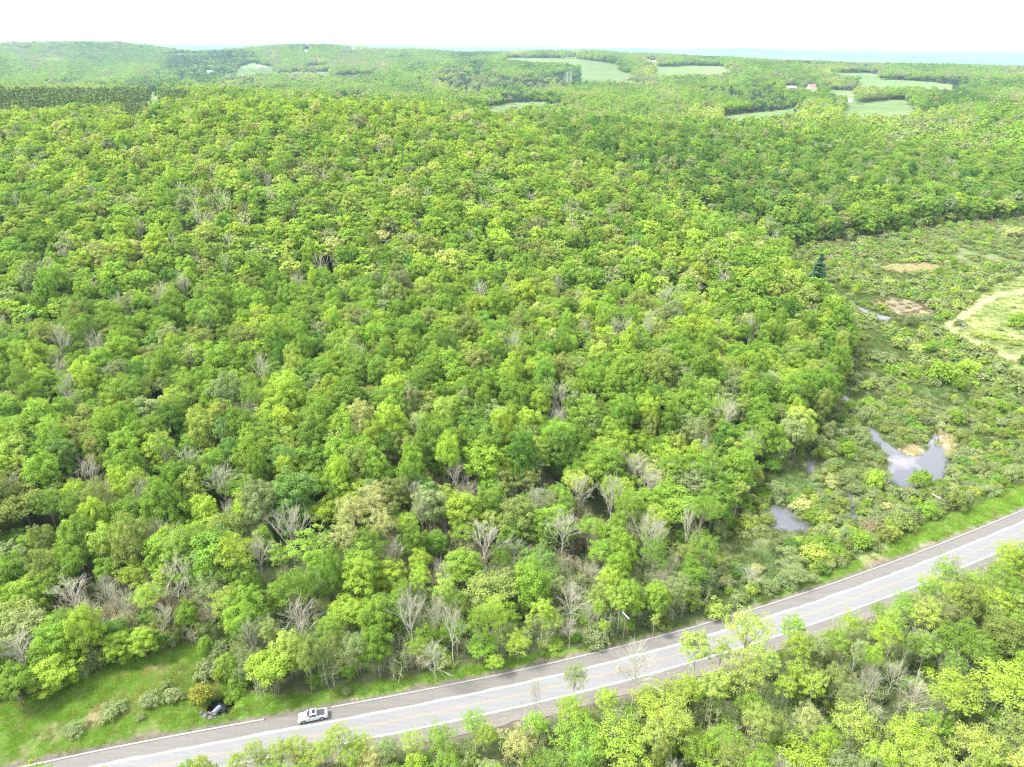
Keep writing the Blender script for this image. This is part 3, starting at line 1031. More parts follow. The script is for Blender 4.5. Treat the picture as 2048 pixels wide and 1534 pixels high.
# ------------------------------------------------------------ planting
PAL = {  # name: leaf colour
 'deep green': (0.085, 0.185, 0.034), 'mid green': (0.135, 0.255, 0.040), 'fresh green': (0.175, 0.315, 0.046), 'lime green': (0.235, 0.375, 0.050),
 'yellow-green': (0.25, 0.365, 0.075), 'pale yellow': (0.30, 0.365, 0.135), 'olive': (0.185, 0.265, 0.068), 'blue-green': (0.125, 0.25, 0.058),
 'grey-green': (0.195, 0.272, 0.110), 'grey': (0.26, 0.27, 0.17), 'russet': (0.215, 0.21, 0.11), 'dark needle': (0.045, 0.10, 0.045), 'spruce green': (0.105, 0.175, 0.045), 'bronze': (0.225, 0.265, 0.05)}
PN = list(PAL)
PV = np.array([1.18, 1.05, 1.10]) * np.array([PAL[k] for k in PN])
prng = np.random.default_rng(21)

def pick(weights, n):
    ks = list(weights)
    w = np.array([weights[k] for k in ks], float)
    return np.array([PN.index(k) for k in ks])[prng.choice(len(ks), n, p=w / w.sum())]

def grid_points(r0, r1, s, amax):
    n = int(r1 / s / 0.87) + 2
    X, Y = np.meshgrid(np.arange(-n, n + 1), np.arange(-3, n + 1))
    x = (X + 0.5 * (Y % 2)).ravel() * s
    y = Y.ravel() * s * 0.87
    x = x + prng.uniform(-.38, .38, len(x)) * s
    y = y + prng.uniform(-.38, .38, len(x)) * s
    r = np.hypot(x, y)
    a = np.arctan2(x, y)
    m = (r >= r0) & (r < r1) & (np.abs(a) < amax)
    return x[m], y[m]

T = {k: [] for k in ('kind', 'var', 'x', 'y', 'z', 'sx', 'sz', 'rot', 'pal', 'tint', 'hand')}
def put_trees(kind, x, y, z, R, Hh, pal, jitter=0.12, hand=False):
    n = len(x)
    if n == 0:
        return
    vs = VAR[kind]
    v = prng.integers(0, len(vs), n)
    r0 = np.array([vs[i]['R'] for i in v]); h0 = np.array([vs[i]['H'] for i in v])
    T['kind'] += [kind] * n
    T['var'].append(v); T['x'].append(x); T['y'].append(y); T['z'].append(z - 0.15)
    T['sx'].append(R / r0); T['sz'].append(Hh / h0); T['rot'].append(prng.uniform(0, 6.28, n))
    T['pal'].append(pal)
    t = PV[pal] * (1 + prng.normal(0, jitter, (n, 1))) * (1 + prng.normal(0, 0.025, (n, 3)))
    T['tint'].append(np.clip(t, 0.01, 0.8)); T['hand'].append(np.full(n, hand))

# trees one can pick out: (u, v of the crown centre, crown radius in px, kind, colour, height m)
HAND = [
 (362,1160,44,'bare0','grey',17),(820,1232,36,'bare0','grey',18),(972,1085,42,'bare0','grey',15),(1128,1062,38,'bare0','grey',17),
 (905,1255,30,'bare0','russet',16),(868,1320,32,'bare0','grey',12),(600,1245,38,'bare0','grey',15),(145,1195,40,'bare0','grey',15),
 (42,1305,38,'bare0','grey',13),(1142,1205,34,'bare0','grey',12),(1160,985,28,'bare0','grey',15),(1500,1152,20,'bare0','russet',8),
 (1328,1165,17,'bare0','grey',10),(1272,1338,42,'bare0','grey',17),(1072,1400,18,'bare0','grey',15),(1830,1395,34,'bare0','grey',13),
 (460,1035,20,'bare0','grey',15),(250,1215,22,'bare0','grey',12),(1180,1230,22,'bare0','grey',9),(790,1110,26,'bare0','russet',13),(180,950,30,'bare0','grey',15),
 (215,995,30,'bare0','grey',16),(1345,1135,20,'bare0','grey',12),(1740,1370,24,'bare0','grey',13),(1905,1135,20,'bare0','grey',13),
 (705,1035,30,'airy0','pale yellow',19),(750,1010,30,'airy0','pale yellow',20),(765,1060,28,'airy0','pale yellow',18),(690,1085,26,'airy0','pale yellow',17),
 (926,1018,34,'broad0','lime green',15),(985,1190,62,'broad0','olive',13),(1345,1010,56,'broad0','fresh green',16),(1285,1010,42,'broad0','fresh green',17),
 (1310,1050,30,'broad0','lime green',16),(105,1285,46,'broad0','fresh green',13),(100,1345,46,'broad0','lime green',8),(232,1292,30,'broad0','lime green',8),
 (283,1282,25,'broad0','lime green',8),(375,1230,24,'broad0','mid green',12),(410,1290,15,'broad0','fresh green',6),(25,1365,40,'broad0','mid green',10),
 (545,1330,50,'broad0','lime green',11),(575,1300,34,'broad0','yellow-green',13),(452,1215,30,'airy0','yellow-green',15),(590,985,48,'broad0','blue-green',18),
 (575,1020,36,'broad0','blue-green',16),(618,1090,44,'aspen0','fresh green',17),(560,1110,24,'aspen0','fresh green',16),(775,1155,40,'broad0','lime green',11),(695,1222,38,'broad0','lime green',12),
 (660,1265,28,'airy0','fresh green',13),(745,1290,34,'broad0','mid green',12),(710,1300,26,'airy0','grey-green',12),(765,1210,22,'broad0','blue-green',9),(925,1130,40,'broad0','fresh green',10),
 (988,1235,30,'airy0','lime green',14),(1085,1218,22,'aspen0','lime green',13),(1105,1245,22,'airy0','yellow-green',9),(1035,1290,28,'airy0','lime green',8),
 (990,1325,18,'broad0','lime green',5),(1240,1205,18,'aspen0','lime green',12),(1198,1215,16,'aspen0','fresh green',12),(1225,1190,16,'aspen0','lime green',13),(1208,1250,13,'aspen0','lime green',8),
 (1310,1240,10,'aspen0','yellow-green',7),(1080,1130,40,'airy0','blue-green',12),(1200,1110,26,'airy0','fresh green',13),(1225,1065,34,'broad0','fresh green',14),(1455,960,24,'aspen0','fresh green',15),(1480,975,18,'aspen0','yellow-green',13),
 (1590,1148,26,'airy0','grey-green',5),(1640,560,20,'x','x',0),
 (1498,1275,44,'airy0','yellow-green',17),(1392,1292,36,'aspen0','yellow-green',17),(1432,1368,34,'aspen0','yellow-green',15),(1535,1325,24,'aspen0','yellow-green',16),(1445,1300,18,'aspen0','yellow-green',16),
 (1375,1385,28,'broad0','lime green',11),(1348,1455,40,'airy0','yellow-green',13),(1590,1345,22,'aspen0','lime green',14),(1628,1370,24,'aspen0','lime green',15),(1570,1375,24,'aspen0','lime green',14),
 (1235,1490,56,'airy0','lime green',12),(1212,1400,24,'aspen0','lime green',14),(1150,1360,24,'airy0','grey-green',12),(1140,1425,30,'airy0','lime green',11),
 (1905,1392,52,'airy0','lime green',14),(2010,1380,60,'airy0','lime green',14),(1888,1155,26,'broad0','fresh green',15),(1945,1180,30,'broad0','fresh green',14),(1985,1215,34,'airy0','lime green',15),
 (1995,1160,26,'broad0','fresh green',16),(1780,1245,20,'broad0','lime green',11),(1755,1225,16,'broad0','fresh green',9),(1700,1255,22,'airy0','lime green',12),(1670,1290,28,'airy0','fresh green',12),(1740,1320,24,'airy0','lime green',12),
 (1615,1450,26,'airy0','pale yellow',14),(1712,1460,42,'airy0','yellow-green',14),(1822,1490,54,'airy0','lime green',13),(1600,1525,60,'broad0','lime green',9),(1450,1490,34,'broad0','fresh green',11),(1400,1500,36,'broad0','fresh green',9),
 (1035,1500,34,'airy0','pale yellow',12),(948,1450,24,'broad0','fresh green',9),(975,1475,22,'broad0','lime green',9),(880,1480,28,'broad0','fresh green',9),(720,1492,24,'broad0','lime green',8),
 (675,1482,26,'airy0','yellow-green',11),(510,1512,20,'airy0','yellow-green',11),(560,1510,22,'airy0','yellow-green',10),(620,1520,30,'airy0','yellow-green',8),(740,1520,30,'airy0','pale yellow',7),
 (590,1502,26,'airy0','yellow-green',9),(650,1506,24,'airy0','yellow-green',9),(700,1515,26,'airy0','lime green',8),(775,1502,24,'airy0','grey-green',9),(825,1490,24,'airy0','yellow-green',9),(540,1526,24,'airy0','yellow-green',8),(475,1532,22,'airy0','lime green',8),(610,1530,24,'airy0','olive',7),(1500,1420,28,'airy0','fresh green',13),(1550,1460,34,'airy0','olive',11),(1960,1300,34,'broad0','fresh green',12),(2035,1260,30,'broad0','fresh green',13),(1310,1470,30,'aspen0','yellow-green',13),(1845,1290,28,'airy0','grey-green',11),(1650,1490,30,'airy0','lime green',12),
 (1960,1500,50,'airy0','yellow-green',12),(2040,1480,50,'airy0','olive',13),
]
HANDSHRUB = [  # (u, v, radius px, colour, height)
 (1435,1219,27,'yellow-green',3.4),(400,1388,25,'bronze',3.2),(345,1390,18,'grey-green',2.6),(298,1400,20,'grey-green',2.6),(330,1370,12,'grey-green',2.0),
 (225,1420,24,'grey-green',2.2),(150,1458,20,'grey-green',1.8),(460,1397,13,'mid green',2.2),(475,1385,12,'fresh green',2.0),(415,1340,26,'grey-green',4.2),(440,1345,15,'lime green',4.5),
 (1193,1272,28,'grey-green',3.5),(692,1382,11,'grey-green',1.4),(1505,1176,16,'yellow-green',3),(1540,1172,20,'grey-green',3),(1572,1160,20,'grey-green',2.6),
 (1770,715,22,'grey-green',5),(1890,745,30,'fresh green',9),(1935,735,22,'lime green',6),(1825,742,22,'fresh green',4),(1820,990,24,'grey-green',4),(1828,1000,15,'lime green',3),
 (1875,590,10,'fresh green',4),(1895,630,12,'fresh green',4),(2040,640,24,'fresh green',7),(2046,720,10,'deep green',4),(1920,470,14,'grey-green',4),(1780,505,16,'grey-green',4),
 (1660,650,20,'yellow-green',9),(2030,465,22,'pale yellow',8),(2010,480,14,'grey-green',5),(1755,1030,20,'grey-green',3),(1990,672,16,'yellow-green',2.4),(2030,685,12,'yellow-green',2.2),(1955,668,12,'yellow-green',2.2),
]
hx, hy, hr = [], [], []
for (u, v, R, k, c, H) in HAND:
    if k == 'x':
        continue
    if k == 'broad0' and v > 1440 - (u - 500) * 0.24 and u > 500:
        k = 'airy0'                                          # the near bank is all loose spring crowns
    up = H * (0.78 if k[:5] == 'aspen' else 0.66)
    g = solve_ground(u, v, up, 900)
    w = (g + np.array([0, 0, up]) - CAMP) @ FWD
    Rm = R * w / FPX
    hx.append(g[0]); hy.append(g[1]); hr.append(Rm)
    put_trees(k, g[:1], g[1:2], g[2:], np.array([Rm]), np.array([float(H)]), np.array([PN.index(c)]), 0.04, True)
for (u, v, R, c, H) in HANDSHRUB:
    g = solve_ground(u, v, H * 0.5, 900)
    w = (g + np.array([0, 0, H * .5]) - CAMP) @ FWD
    Rm = R * w / FPX
    hx.append(g[0]); hy.append(g[1]); hr.append(Rm * (2.2 if u == 1435 else 1))
    put_trees('shrub0', g[:1], g[1:2], g[2:], np.array([Rm]), np.array([float(H)]), np.array([PN.index(c)]), 0.04, True)
g = solve_ground(1638, 540, 7.5, 900)
for q_ in (0, 9, 18):
    hx.append(g[0] - q_ * .38); hy.append(g[1] - q_ * .92); hr.append(11 - q_ * .2)
put_trees('conifer0', g[:1], g[1:2], g[2:], np.array([6.6]), np.array([19.0]), np.array([PN.index('dark needle')]), 0.0, True)
hx, hy, hr = map(np.array, (hx, hy, hr))

SPRUCES = [(-200,140),(0,140),(160,140),(370,150),(392,206),(330,216),(300,232),(272,250),(236,246),(250,226),(160,224),(60,232),(-200,236)]
RIGHTWOOD = [(1010,240),(1500,235),(2300,190),(2300,440),(1600,490),(1470,450),(1250,340)]
BROWN = [(760,1010),(860,930),(1010,930),(1130,960),(1200,1040),(1180,1150),(1050,1170),(900,1160),(780,1130)]
BROWN2 = [(150,1130),(330,1110),(420,1200),(380,1280),(230,1270),(140,1230)]
OLIVES = [(1280,1100),(1400,1060),(1420,1120),(1300,1190)]

def clear_of_hand(x, y, R):
    if len(x) == 0:
        return np.zeros(0, bool)
    d = np.hypot(x[:, None] - hx[None], y[:, None] - hy[None])
    return (d > 0.72 * (R[:, None] + hr[None])).all(1)

def plant_band(r0, r1, s, amax, lod, rs=1.0, bank=False):
    x, y = grid_points(r0, r1, s, amax)
    z = height(x, y)
    zone = classify(x, y, z)
    off = road_offset(x, y)
    ok = (zone == 0) & ~((np.abs(x) < 650) & (off > -10.5) & (off < 8))
    if lod == 0:
        ok &= (off < 0) if bank else (off > 0)
    if r1 > 2500:
        ok &= ~((np.hypot(x, y) > 5200) & (vnoise(x / 700 + 5, y / 700) > 0.10))
    x, y, z, off = x[ok], y[ok], z[ok], off[ok]
    n = len(x)
    r = np.hypot(x, y)
    u, v, w = project(np.stack([x, y, z + 11], 1))
    nearside = (off < 0) & (np.abs(x) < 700)
    con = inpoly(u, v, SPRUCES) & (r > 500) & (r < 1500)
    # dark conifer patches on far slopes
    pn = vnoise(x / (30 + r * 0.06) + 2, y / (30 + r * 0.06) + 8)
    if lod == 2:
        con |= (pn > 0.21) & (prng.random(n) < 0.85) & (r > 1400)
    brown = (inpoly(u, v, BROWN) | inpoly(u, v, BROWN2)) & (r < 400)
    strip_ = (off > 0) & (off < 55) & (r < 330)
    pb = np.where(brown, 0.20, np.where(nearside, 0.12, 0.045 + 0.10 * (fbm(x / 90, y / 90, 2) > 0.15)))
    pa = np.where(brown, 0.3, np.where(nearside, 0.72, np.where(strip_, 0.5, 0.16)))
    q = prng.random(n)
    kind = np.where(q < pb, 2, np.where(q < pb + pa, 1, 0))
    # drifts of species: yellower toward the left crest and on the spur facing the wetland, deeper low on the left
    f1 = fbm(x / 70 + 4, y / 70, 3)
    blob = lambda a, b, sa, sb: np.exp(-((u - a) / sa) ** 2 - ((v - b) / sb) ** 2)
    yel = 0.12 + 0.62 * blob(450, 300, 700, 150) + 0.42 * blob(1330, 640, 360, 200) + 0.3 * blob(1400, 1000, 200, 120) + 0.45 * f1 - 0.4 * inpoly(u, v, RIGHTWOOD)
    dee = 0.04 + 0.45 * blob(150, 760, 480, 210) + 0.70 * inpoly(u, v, RIGHTWOOD) - 0.5 * fbm(x / 55 - 8, y / 55 + 3, 3)
    pal = pick({'mid green': 4.5, 'fresh green': 5, 'lime green': 1.6, 'olive': .9, 'blue-green': .3, 'grey-green': .6}, n)
    pal = np.where(prng.random(n) < dee, pick({'deep green': 3.5, 'mid green': 4, 'fresh green': 1.2, 'olive': .6, 'blue-green': .6, 'grey-green': .5}, n), pal)
    pal2 = pick({'mid green': .8, 'fresh green': 2.4, 'lime green': 3.6, 'yellow-green': 3.2, 'pale yellow': .6, 'olive': 1.3, 'grey-green': .9}, n)
    pal = np.where(prng.random(n) < yel, pal2, pal)
    if lod == 2:
        pal3 = pick({'deep green': 2, 'mid green': 4, 'fresh green': 4, 'lime green': .8, 'olive': 1.4, 'yellow-green': .9, 'grey-green': 2.0, 'grey': .6}, n)
        pal = np.where(prng.random(n) < 0.8, pal3, pal)
        pal = np.where((pn < -0.26) & (prng.random(n) < .6), PN.index('grey'), pal)
        st = 2.2 * fbm(x / (22 + r * 0.035) + 31, y / (22 + r * 0.035), 2)
        seq = np.array([PN.index(c) for c in ('deep green', 'mid green', 'mid green', 'fresh green', 'fresh green', 'grey-green', 'yellow-green')])
        stand = seq[np.clip(((st + 1) * 3.5).astype(int), 0, 6)]
        pal = np.where(prng.random(n) < 0.82, stand, pal)
    pal = np.where(nearside & (r < 400), pick({'lime green': 1.8, 'yellow-green': 1.8, 'fresh green': 3.6, 'mid green': 2.6, 'pale yellow': .3, 'olive': 1.8, 'grey-green': 1.4}, n), pal)
    edge = clear_of_hand(x, y, np.full(n, 3.4)) if r0 < 900 else np.ones(n, bool)
    bare_pal = pick({'grey': 3, 'russet': 1, 'olive': 1.2, 'grey-green': 2, 'yellow-green': 1}, n)
    R = np.clip(prng.normal(4.9, 0.95, n), 2.9, 7.4) * rs
    Hh = np.clip(prng.normal(16.8, 2.6, n), 10, 23) * (1 + max(0, min(rs - 1, 1)) * 0.25)
    R = np.where(brown | nearside, R * 0.85, R)
    Hh = np.where(brown, Hh * 0.72, np.where(nearside, Hh * 0.80, Hh))
    # trees shorten towards the road and the clearing
    nm = (off > 0) & (off < 45) & (r < 330)
    Hh = np.where(nm, Hh * (0.68 + 0.32 * sstep(6, 45, off)), Hh)
    R = np.where(nm, R * (0.62 + 0.38 * sstep(6, 55, off)), R)
    for k in (0, 1, 2):
        m = (kind == k) & ~con & edge
        kn = [['broad0', 'airy0', 'bare0'], ['broad1', 'airy1', 'bare1'], ['broad2', 'broad2', 'broad2']][lod][k]
        jt = 0.05 if lod == 2 else 0.09
        if lod == 2 and k == 2:
            put_trees(kn, x[m], y[m], z[m], R[m] * .8, Hh[m] * .95, np.where(prng.random(m.sum()) < .5, PN.index('grey'), bare_pal[m]))
        elif k == 1 and lod == 0:
            asp = m & (prng.random(n) < np.where(nearside, 0.4, 0.15))
            put_trees('aspen0', x[asp], y[asp], z[asp], R[asp] * .7, Hh[asp] * 1.05, pal[asp])
            m = m & ~asp
            put_trees(kn, x[m], y[m], z[m], R[m] * .95, Hh[m], pal[m])
        else:
            put_trees(kn, x[m], y[m], z[m], R[m] * (0.9 if k == 2 else 1), Hh[m], bare_pal[m] if k == 2 else pal[m], jt)
    m = con & edge
    put_trees('conifer1', x[m], y[m], z[m], np.full(m.sum(), 3.2) * rs, prng.normal(14 if r0 < 900 else 16, 1.6, m.sum()),
              np.where(r[m] < 1500, PN.index('spruce green'), PN.index('dark needle')))

plant_band(66, 330, 6.9, 0.82, 0, 0.94)
plant_band(30, 330, 4.7, 1.2, 0, 0.80, True)
plant_band(330, 950, 8.2, 0.80, 1, 1.08)
plant_band(950, 2300, 10.0, 0.72, 2, 1.25)
plant_band(2300, 5500, 15.0, 0.70, 2, 1.8)
plant_band(5500, 11000, 40.0, 0.70, 2, 4.2)

# extra spruces packed into the stand on the crest
x, y = grid_points(560, 900, 5.2, 0.8)
z = height(x, y)
u, v, w = project(np.stack([x, y, z + 11], 1))
m = inpoly(u, v, SPRUCES) & (classify(x, y, z) == 0)
x, y, z = x[m], y[m], z[m]
put_trees('conifer1', x, y, z, prng.normal(2.7, .3, len(x)), prng.normal(14.5, 2.2, len(x)), np.full(len(x), PN.index('spruce green')))

# wetland thicket
def plant_shrubs(r0, r1, s, lod):
    x, y = grid_points(r0, r1, s, 0.80)
    z = height(x, y)
    zone = classify(x, y, z)
    dens = fbm(x / 22, y / 22, 3)
    # stay back from the water
    clr = np.ones(len(x), bool)
    for lv, P in LEVELS:
        c = P.mean(0)
        near = np.hypot(x - c[0], y - c[1]) < 60
        if near.any():
            xs, ys = x[near], y[near]
            for dx, dy in ((1.6, 0), (-1.6, 0), (0, 1.8), (1.6, 3.6), (2.4, 5.2), (0, -1.4)):
                uu, vv, _ = project(np.stack([xs + dx, ys + dy, np.full(len(xs), lv)], 1))
                clr[np.where(near)[0][inpoly(uu, vv, WATERS[[id(a[1]) for a in LEVELS].index(id(P))])]] = False
    ok = (zone == 2) & (dens > -0.25) & clr
    g1 = (zone == 1) & (prng.random(len(x)) < 0.02) & (road_offset(x, y) > 12)
    g3 = (zone == 3) & (prng.random(len(x)) < 0.03)
    ok |= g1 | g3
    x, y, z, dens = x[ok], y[ok], z[ok], dens[ok]
    n = len(x)
    R = np.clip(prng.gamma(7, .24, n), 0.8, 3.4) * (1 + .35 * dens)
    e = clear_of_hand(x, y, R * .8)
    pal = pick({'grey-green': 6.5, 'olive': 2.4, 'mid green': 1.2, 'fresh green': 1.6, 'blue-green': .4, 'yellow-green': 1.0, 'russet': .15, 'pale yellow': .3}, n)
    put_trees('shrub%d' % lod, x[e], y[e], z[e], R[e], (R * prng.uniform(1.0, 1.5, n))[e], pal[e])
plant_shrubs(100, 330, 2.9, 0)
plant_shrubs(330, 900, 3.3, 1)
# scattered young trees in the wetland and scrub under the wood's edges
x, y = grid_points(120, 700, 17, 0.8)
z = height(x, y)
m = (classify(x, y, z) == 2) & (prng.random(len(x)) < .45)
x, y, z = x[m], y[m], z[m]
e = clear_of_hand(x, y, np.full(len(x), 2.5))
put_trees('shrub0', x[e], y[e], z[e], prng.uniform(2, 3.4, e.sum()), prng.uniform(4.5, 7, e.sum()), pick({'fresh green': 3, 'lime green': 1, 'grey-green': 2, 'olive': 1}, e.sum()))
x, y = grid_points(80, 330, 3.1, 0.80)
z = height(x, y)
off = road_offset(x, y)
u, v, w = project(np.stack([x, y, z + 3], 1))
q = prng.random(len(x))
pp = np.where(inpoly(u, v, BROWN) | inpoly(u, v, BROWN2), 0.75, np.where(off < -9, 0.8, np.where(off < 50, 0.7, 0.12)))
m = (classify(x, y, z) == 0) & (q < pp) & ~((off > -9) & (off < 9))
x, y, z = x[m], y[m], z[m]
br = inpoly(u[m], v[m], BROWN) | inpoly(u[m], v[m], BROWN2)
pal = np.where(br, pick({'russet': 3, 'grey': 3, 'olive': 1.5, 'grey-green': 1.5}, len(x)), pick({'grey-green': 3, 'fresh green': 3, 'olive': 2, 'mid green': 2, 'russet': .15}, len(x)))
half = prng.random(len(x)) < .6
put_trees('sapling0', x[half], y[half], z[half], prng.uniform(1.6, 2.8, half.sum()), prng.uniform(3.5, 7.5, half.sum()), pal[half])
h2 = ~half
put_trees('shrub0', x[h2], y[h2], z[h2], prng.uniform(1.3, 2.6, h2.sum()), prng.uniform(1.6, 3.6, h2.sum()), pal[h2])

def skirt(r0, r1, s, step, kinds, hr_):
    x, y = grid_points(r0, r1, s, 0.80)
    z = height(x, y)
    zn = classify(x, y, z)
    r = np.hypot(x, y)
    xs, ys = x * (1 - step / r), y * (1 - step / r)
    zn2 = classify(xs, ys, height(xs, ys))
    xt, yt = x + step * .7, y
    zn3 = classify(xt, yt, height(xt, yt))
    op = np.isin(zn2, (1, 2, 3, 8)) | np.isin(zn3, (1, 2, 3, 8))
    m = (zn == 0) & op & (prng.random(len(x)) < .85)
    x, y, z = x[m], y[m], z[m]
    e = clear_of_hand(x, y, np.full(len(x), 1.0)) if len(x) else np.zeros(0, bool)
    x, y, z = x[e], y[e], z[e]
    Hh = prng.uniform(hr_[0], hr_[1], len(x))
    pal = pick({'fresh green': 3, 'grey-green': 2.5, 'mid green': 3, 'olive': 1.2, 'lime green': 1, 'yellow-green': .6}, len(x))
    h = prng.random(len(x)) < .5
    for kk, mm_ in ((kinds[0], h), (kinds[1], ~h)):
        put_trees(kk, x[mm_], y[mm_], z[mm_], Hh[mm_] * prng.uniform(.34, .5, mm_.sum()), Hh[mm_], pal[mm_])
skirt(100, 330, 3.4, 9, ('broad0', 'shrub0'), (3.5, 7.5))
skirt(330, 900, 4.2, 13, ('broad1', 'shrub1'), (4.5, 10))

for k in ('var', 'x', 'y', 'z', 'sx', 'sz', 'rot', 'pal', 'tint', 'hand'):
    T[k] = np.concatenate(T[k])
T['kind'] = np.array(T['kind'])
print('PLANTS', len(T['x']), {k: int((T['kind'] == k).sum()) for k in VAR})

# ------------------------------------------------------------ which plants are objects of their own
FAMILY = {'broad': 'broadleaf_tree', 'airy': 'broadleaf_tree', 'aspen': 'broadleaf_tree', 'bare': 'leafless_tree', 'shrub': 'shrub', 'conifer': 'spruce_tree', 'sapling': 'sapling'}
fam = np.array([FAMILY[k.rstrip('012')] for k in T['kind']])
Hm = np.array([VAR[k][i]['H'] for k, i in zip(T['kind'], T['var'])]) * T['sz']
Rm = np.array([VAR[k][i]['R'] for k, i in zip(T['kind'], T['var'])]) * T['sx']
cu, cv, cw = project(np.stack([T['x'], T['y'], T['z'] + Hm * 0.62], 1))
inframe = (cu > 4) & (cu < 2044) & (cv > 4) & (cv < 1528) & (cw > 10)
px = Rm * FPX / np.maximum(cw, 1)
single = np.zeros(len(fam), bool)
CAP = {'broadleaf_tree': 300, 'leafless_tree': 110, 'shrub': 290, 'spruce_tree': 0, 'sapling': 0}
for f, cap in CAP.items():
    m = np.where((fam == f) & inframe)[0]
    score = px[m] + T['hand'][m] * 1000
    if f == 'shrub':
        score = score - 6 * (Rm[m] < 1.7)
    single[m[np.argsort(-score)][:cap]] = True
single |= T['hand']

ANCH = {
 'broadleaf_tree': [(60,1370,'at the left end of the grass clearing'),(260,1285,'along the wood edge above the grass clearing'),(560,1320,'at the wood edge above the white pickup'),
  (430,1220,'between the clearing and the large leafless tree'),(800,1290,'in the roadside wood right of the pickup'),(1000,1250,'in front of the olive domed tree'),(1220,1210,'by the utility pole'),
  (1300,1100,'in the hollow above the utility pole'),(1340,1000,'at the wood corner left of the dark pool'),(1480,960,'beside the pool at the wood tip'),(720,1050,'around the pale yellow many-stemmed tree'),
  (926,1000,'around the vivid lime tree'),(1080,1080,'around the tall grey snag'),(590,1000,'around the blue-green tree'),(360,1080,'around the large leafless tree'),(100,1150,'on the lowest left slope'),
  (60,950,'at the left border of the lower hillside'),(300,900,'on the lower hillside left of centre'),(550,860,'on the lower hillside below centre'),(800,860,'in the lower middle of the hillside'),
  (1050,880,'on the hillside above the brown scrub'),(1300,850,'on the lower hillside right of centre'),(1500,830,'at the wood edge facing the big pond'),(1600,720,'at the wood edge facing the stream'),
  (900,700,'in the very middle of the hillside'),(1300,680,'on the middle hillside toward the wetland'),(400,720,'on the middle hillside at left'),
  (620,1510,'on the near bank below the pickup'),(900,1480,'on the near bank below the road'),(1180,1430,'beside the bare overhanging tree'),(1430,1330,'on the near bank overhanging the road'),
  (1500,1480,'at the bottom edge below the road'),(1620,1380,'among the pale trunks on the near bank'),(1780,1280,'on the near bank below the guardrail'),(1900,1180,'on the near bank hiding the road'),
  (1850,1460,'in the lower right corner wood'),(2000,1350,'at the right border of the near bank')],
 'leafless_tree': [(100,1250,'by the left border'),(362,1160,'above the clearing'),(600,1250,'in the wood above the pickup'),(850,1280,'at the roadside wood edge'),(1050,1080,'in the brown scrub'),
  (1160,1200,'behind the utility pole'),(1400,1150,'at the wetland edge'),(1270,1340,'leaning over the road'),(1780,1370,'in the near right wood'),(200,950,'on the lower left slope'),
  (700,850,'on the lower middle hillside'),(1200,850,'uphill of the big pond'),(300,650,'on the middle left hillside'),(900,650,'on the middle hillside'),(1400,650,'facing the wetland')],
 'shrub': [(60,1400,'by the left of the clearing'),(250,1420,'in the open clearing'),(410,1380,'beside the culvert'),(700,1370,'on the verge right of the pickup'),(1000,1310,'on the verge in the middle'),(1200,1270,'beside the utility pole'),
  (1435,1215,'on the verge by the kerb'),(1300,1140,'in the hollow behind the utility pole'),(1500,1130,'between road and pool'),(1640,1090,'just below the dark pool'),(1580,1000,'above the dark pool'),
  (1680,1020,'between pool and creek'),(1780,1040,'between big pond and road'),(1700,900,'left of the big pond'),(1820,860,'behind the big pond'),(1950,950,'right of the big pond'),(1980,850,'far right of the pond'),
  (1750,780,'in the middle of the wetland'),(1900,740,'in front of the mown path'),(1700,680,'in front of the silver stream'),(1850,640,'beside the brown mud patch'),(1990,670,'on the mown path'),(1750,520,'near the lone spruce'),
  (1950,480,'at the far end of the wetland'),(1900,1400,'in the near right wood'),(1500,1450,'on the near bank, middle'),(900,1480,'on the near bank below the road')],
 'spruce_tree': [(1636,540,'at the wetland edge')]}
FORMW = {'broad': ['dome', 'oval', 'multi', 'oval', 'wide', 'multi', 'oval', 'dome']}
ORD = ['first', 'second', 'third', 'fourth', 'fifth', 'sixth', 'seventh', 'eighth', 'ninth', 'tenth', 'eleventh', 'twelfth', 'thirteenth', 'fourteenth', 'fifteenth', 'sixteenth', 'seventeenth', 'eighteenth', 'nineteenth', 'twentieth']
NOUN = {'broadleaf_tree': 'tree', 'leafless_tree': 'tree', 'shrub': 'shrub', 'spruce_tree': 'spruce'}
GROUP = {'broadleaf_tree': 'broadleaf trees of the woods', 'leafless_tree': 'leafless trees in the woods', 'shrub': 'shrubs of the wetland and verges', 'spruce_tree': 'spruces'}
idx = np.where(single)[0]
desc = {}
for i in idx:
    f = fam[i]
    A = ANCH[f]
    j = int(np.argmin([(cu[i] - a[0]) ** 2 + ((cv[i] - a[1]) * 1.3) ** 2 for a in A]))
    k = T['kind'][i].rstrip('012')
    col = PN[T['pal'][i]]
    if f == 'broadleaf_tree':
        form = {'dome': 'round-topped', 'oval': 'oval', 'multi': 'many-lobed', 'wide': 'wide'}[FORMW['broad'][T['var'][i]]] if k == 'broad' else {'airy': 'thin-leaved', 'aspen': 'slender pale-trunked'}[k]
        s = '%s %s tree' % (col, form)
    elif f == 'leafless_tree':
        s = '%s leafless tree' % ('grey')
        if col == 'russet':
            s = s.replace('grey', 'russet')
    elif f == 'shrub':
        s = '%s %s shrub' % ('tall' if Hm[i] > 4.2 else ('large' if Rm[i] > 2.6 else 'low'), col)
    else:
        s = 'lone dark green spruce'
    desc.setdefault((f, s, A[j][2]), []).append(i)
LAB = {}
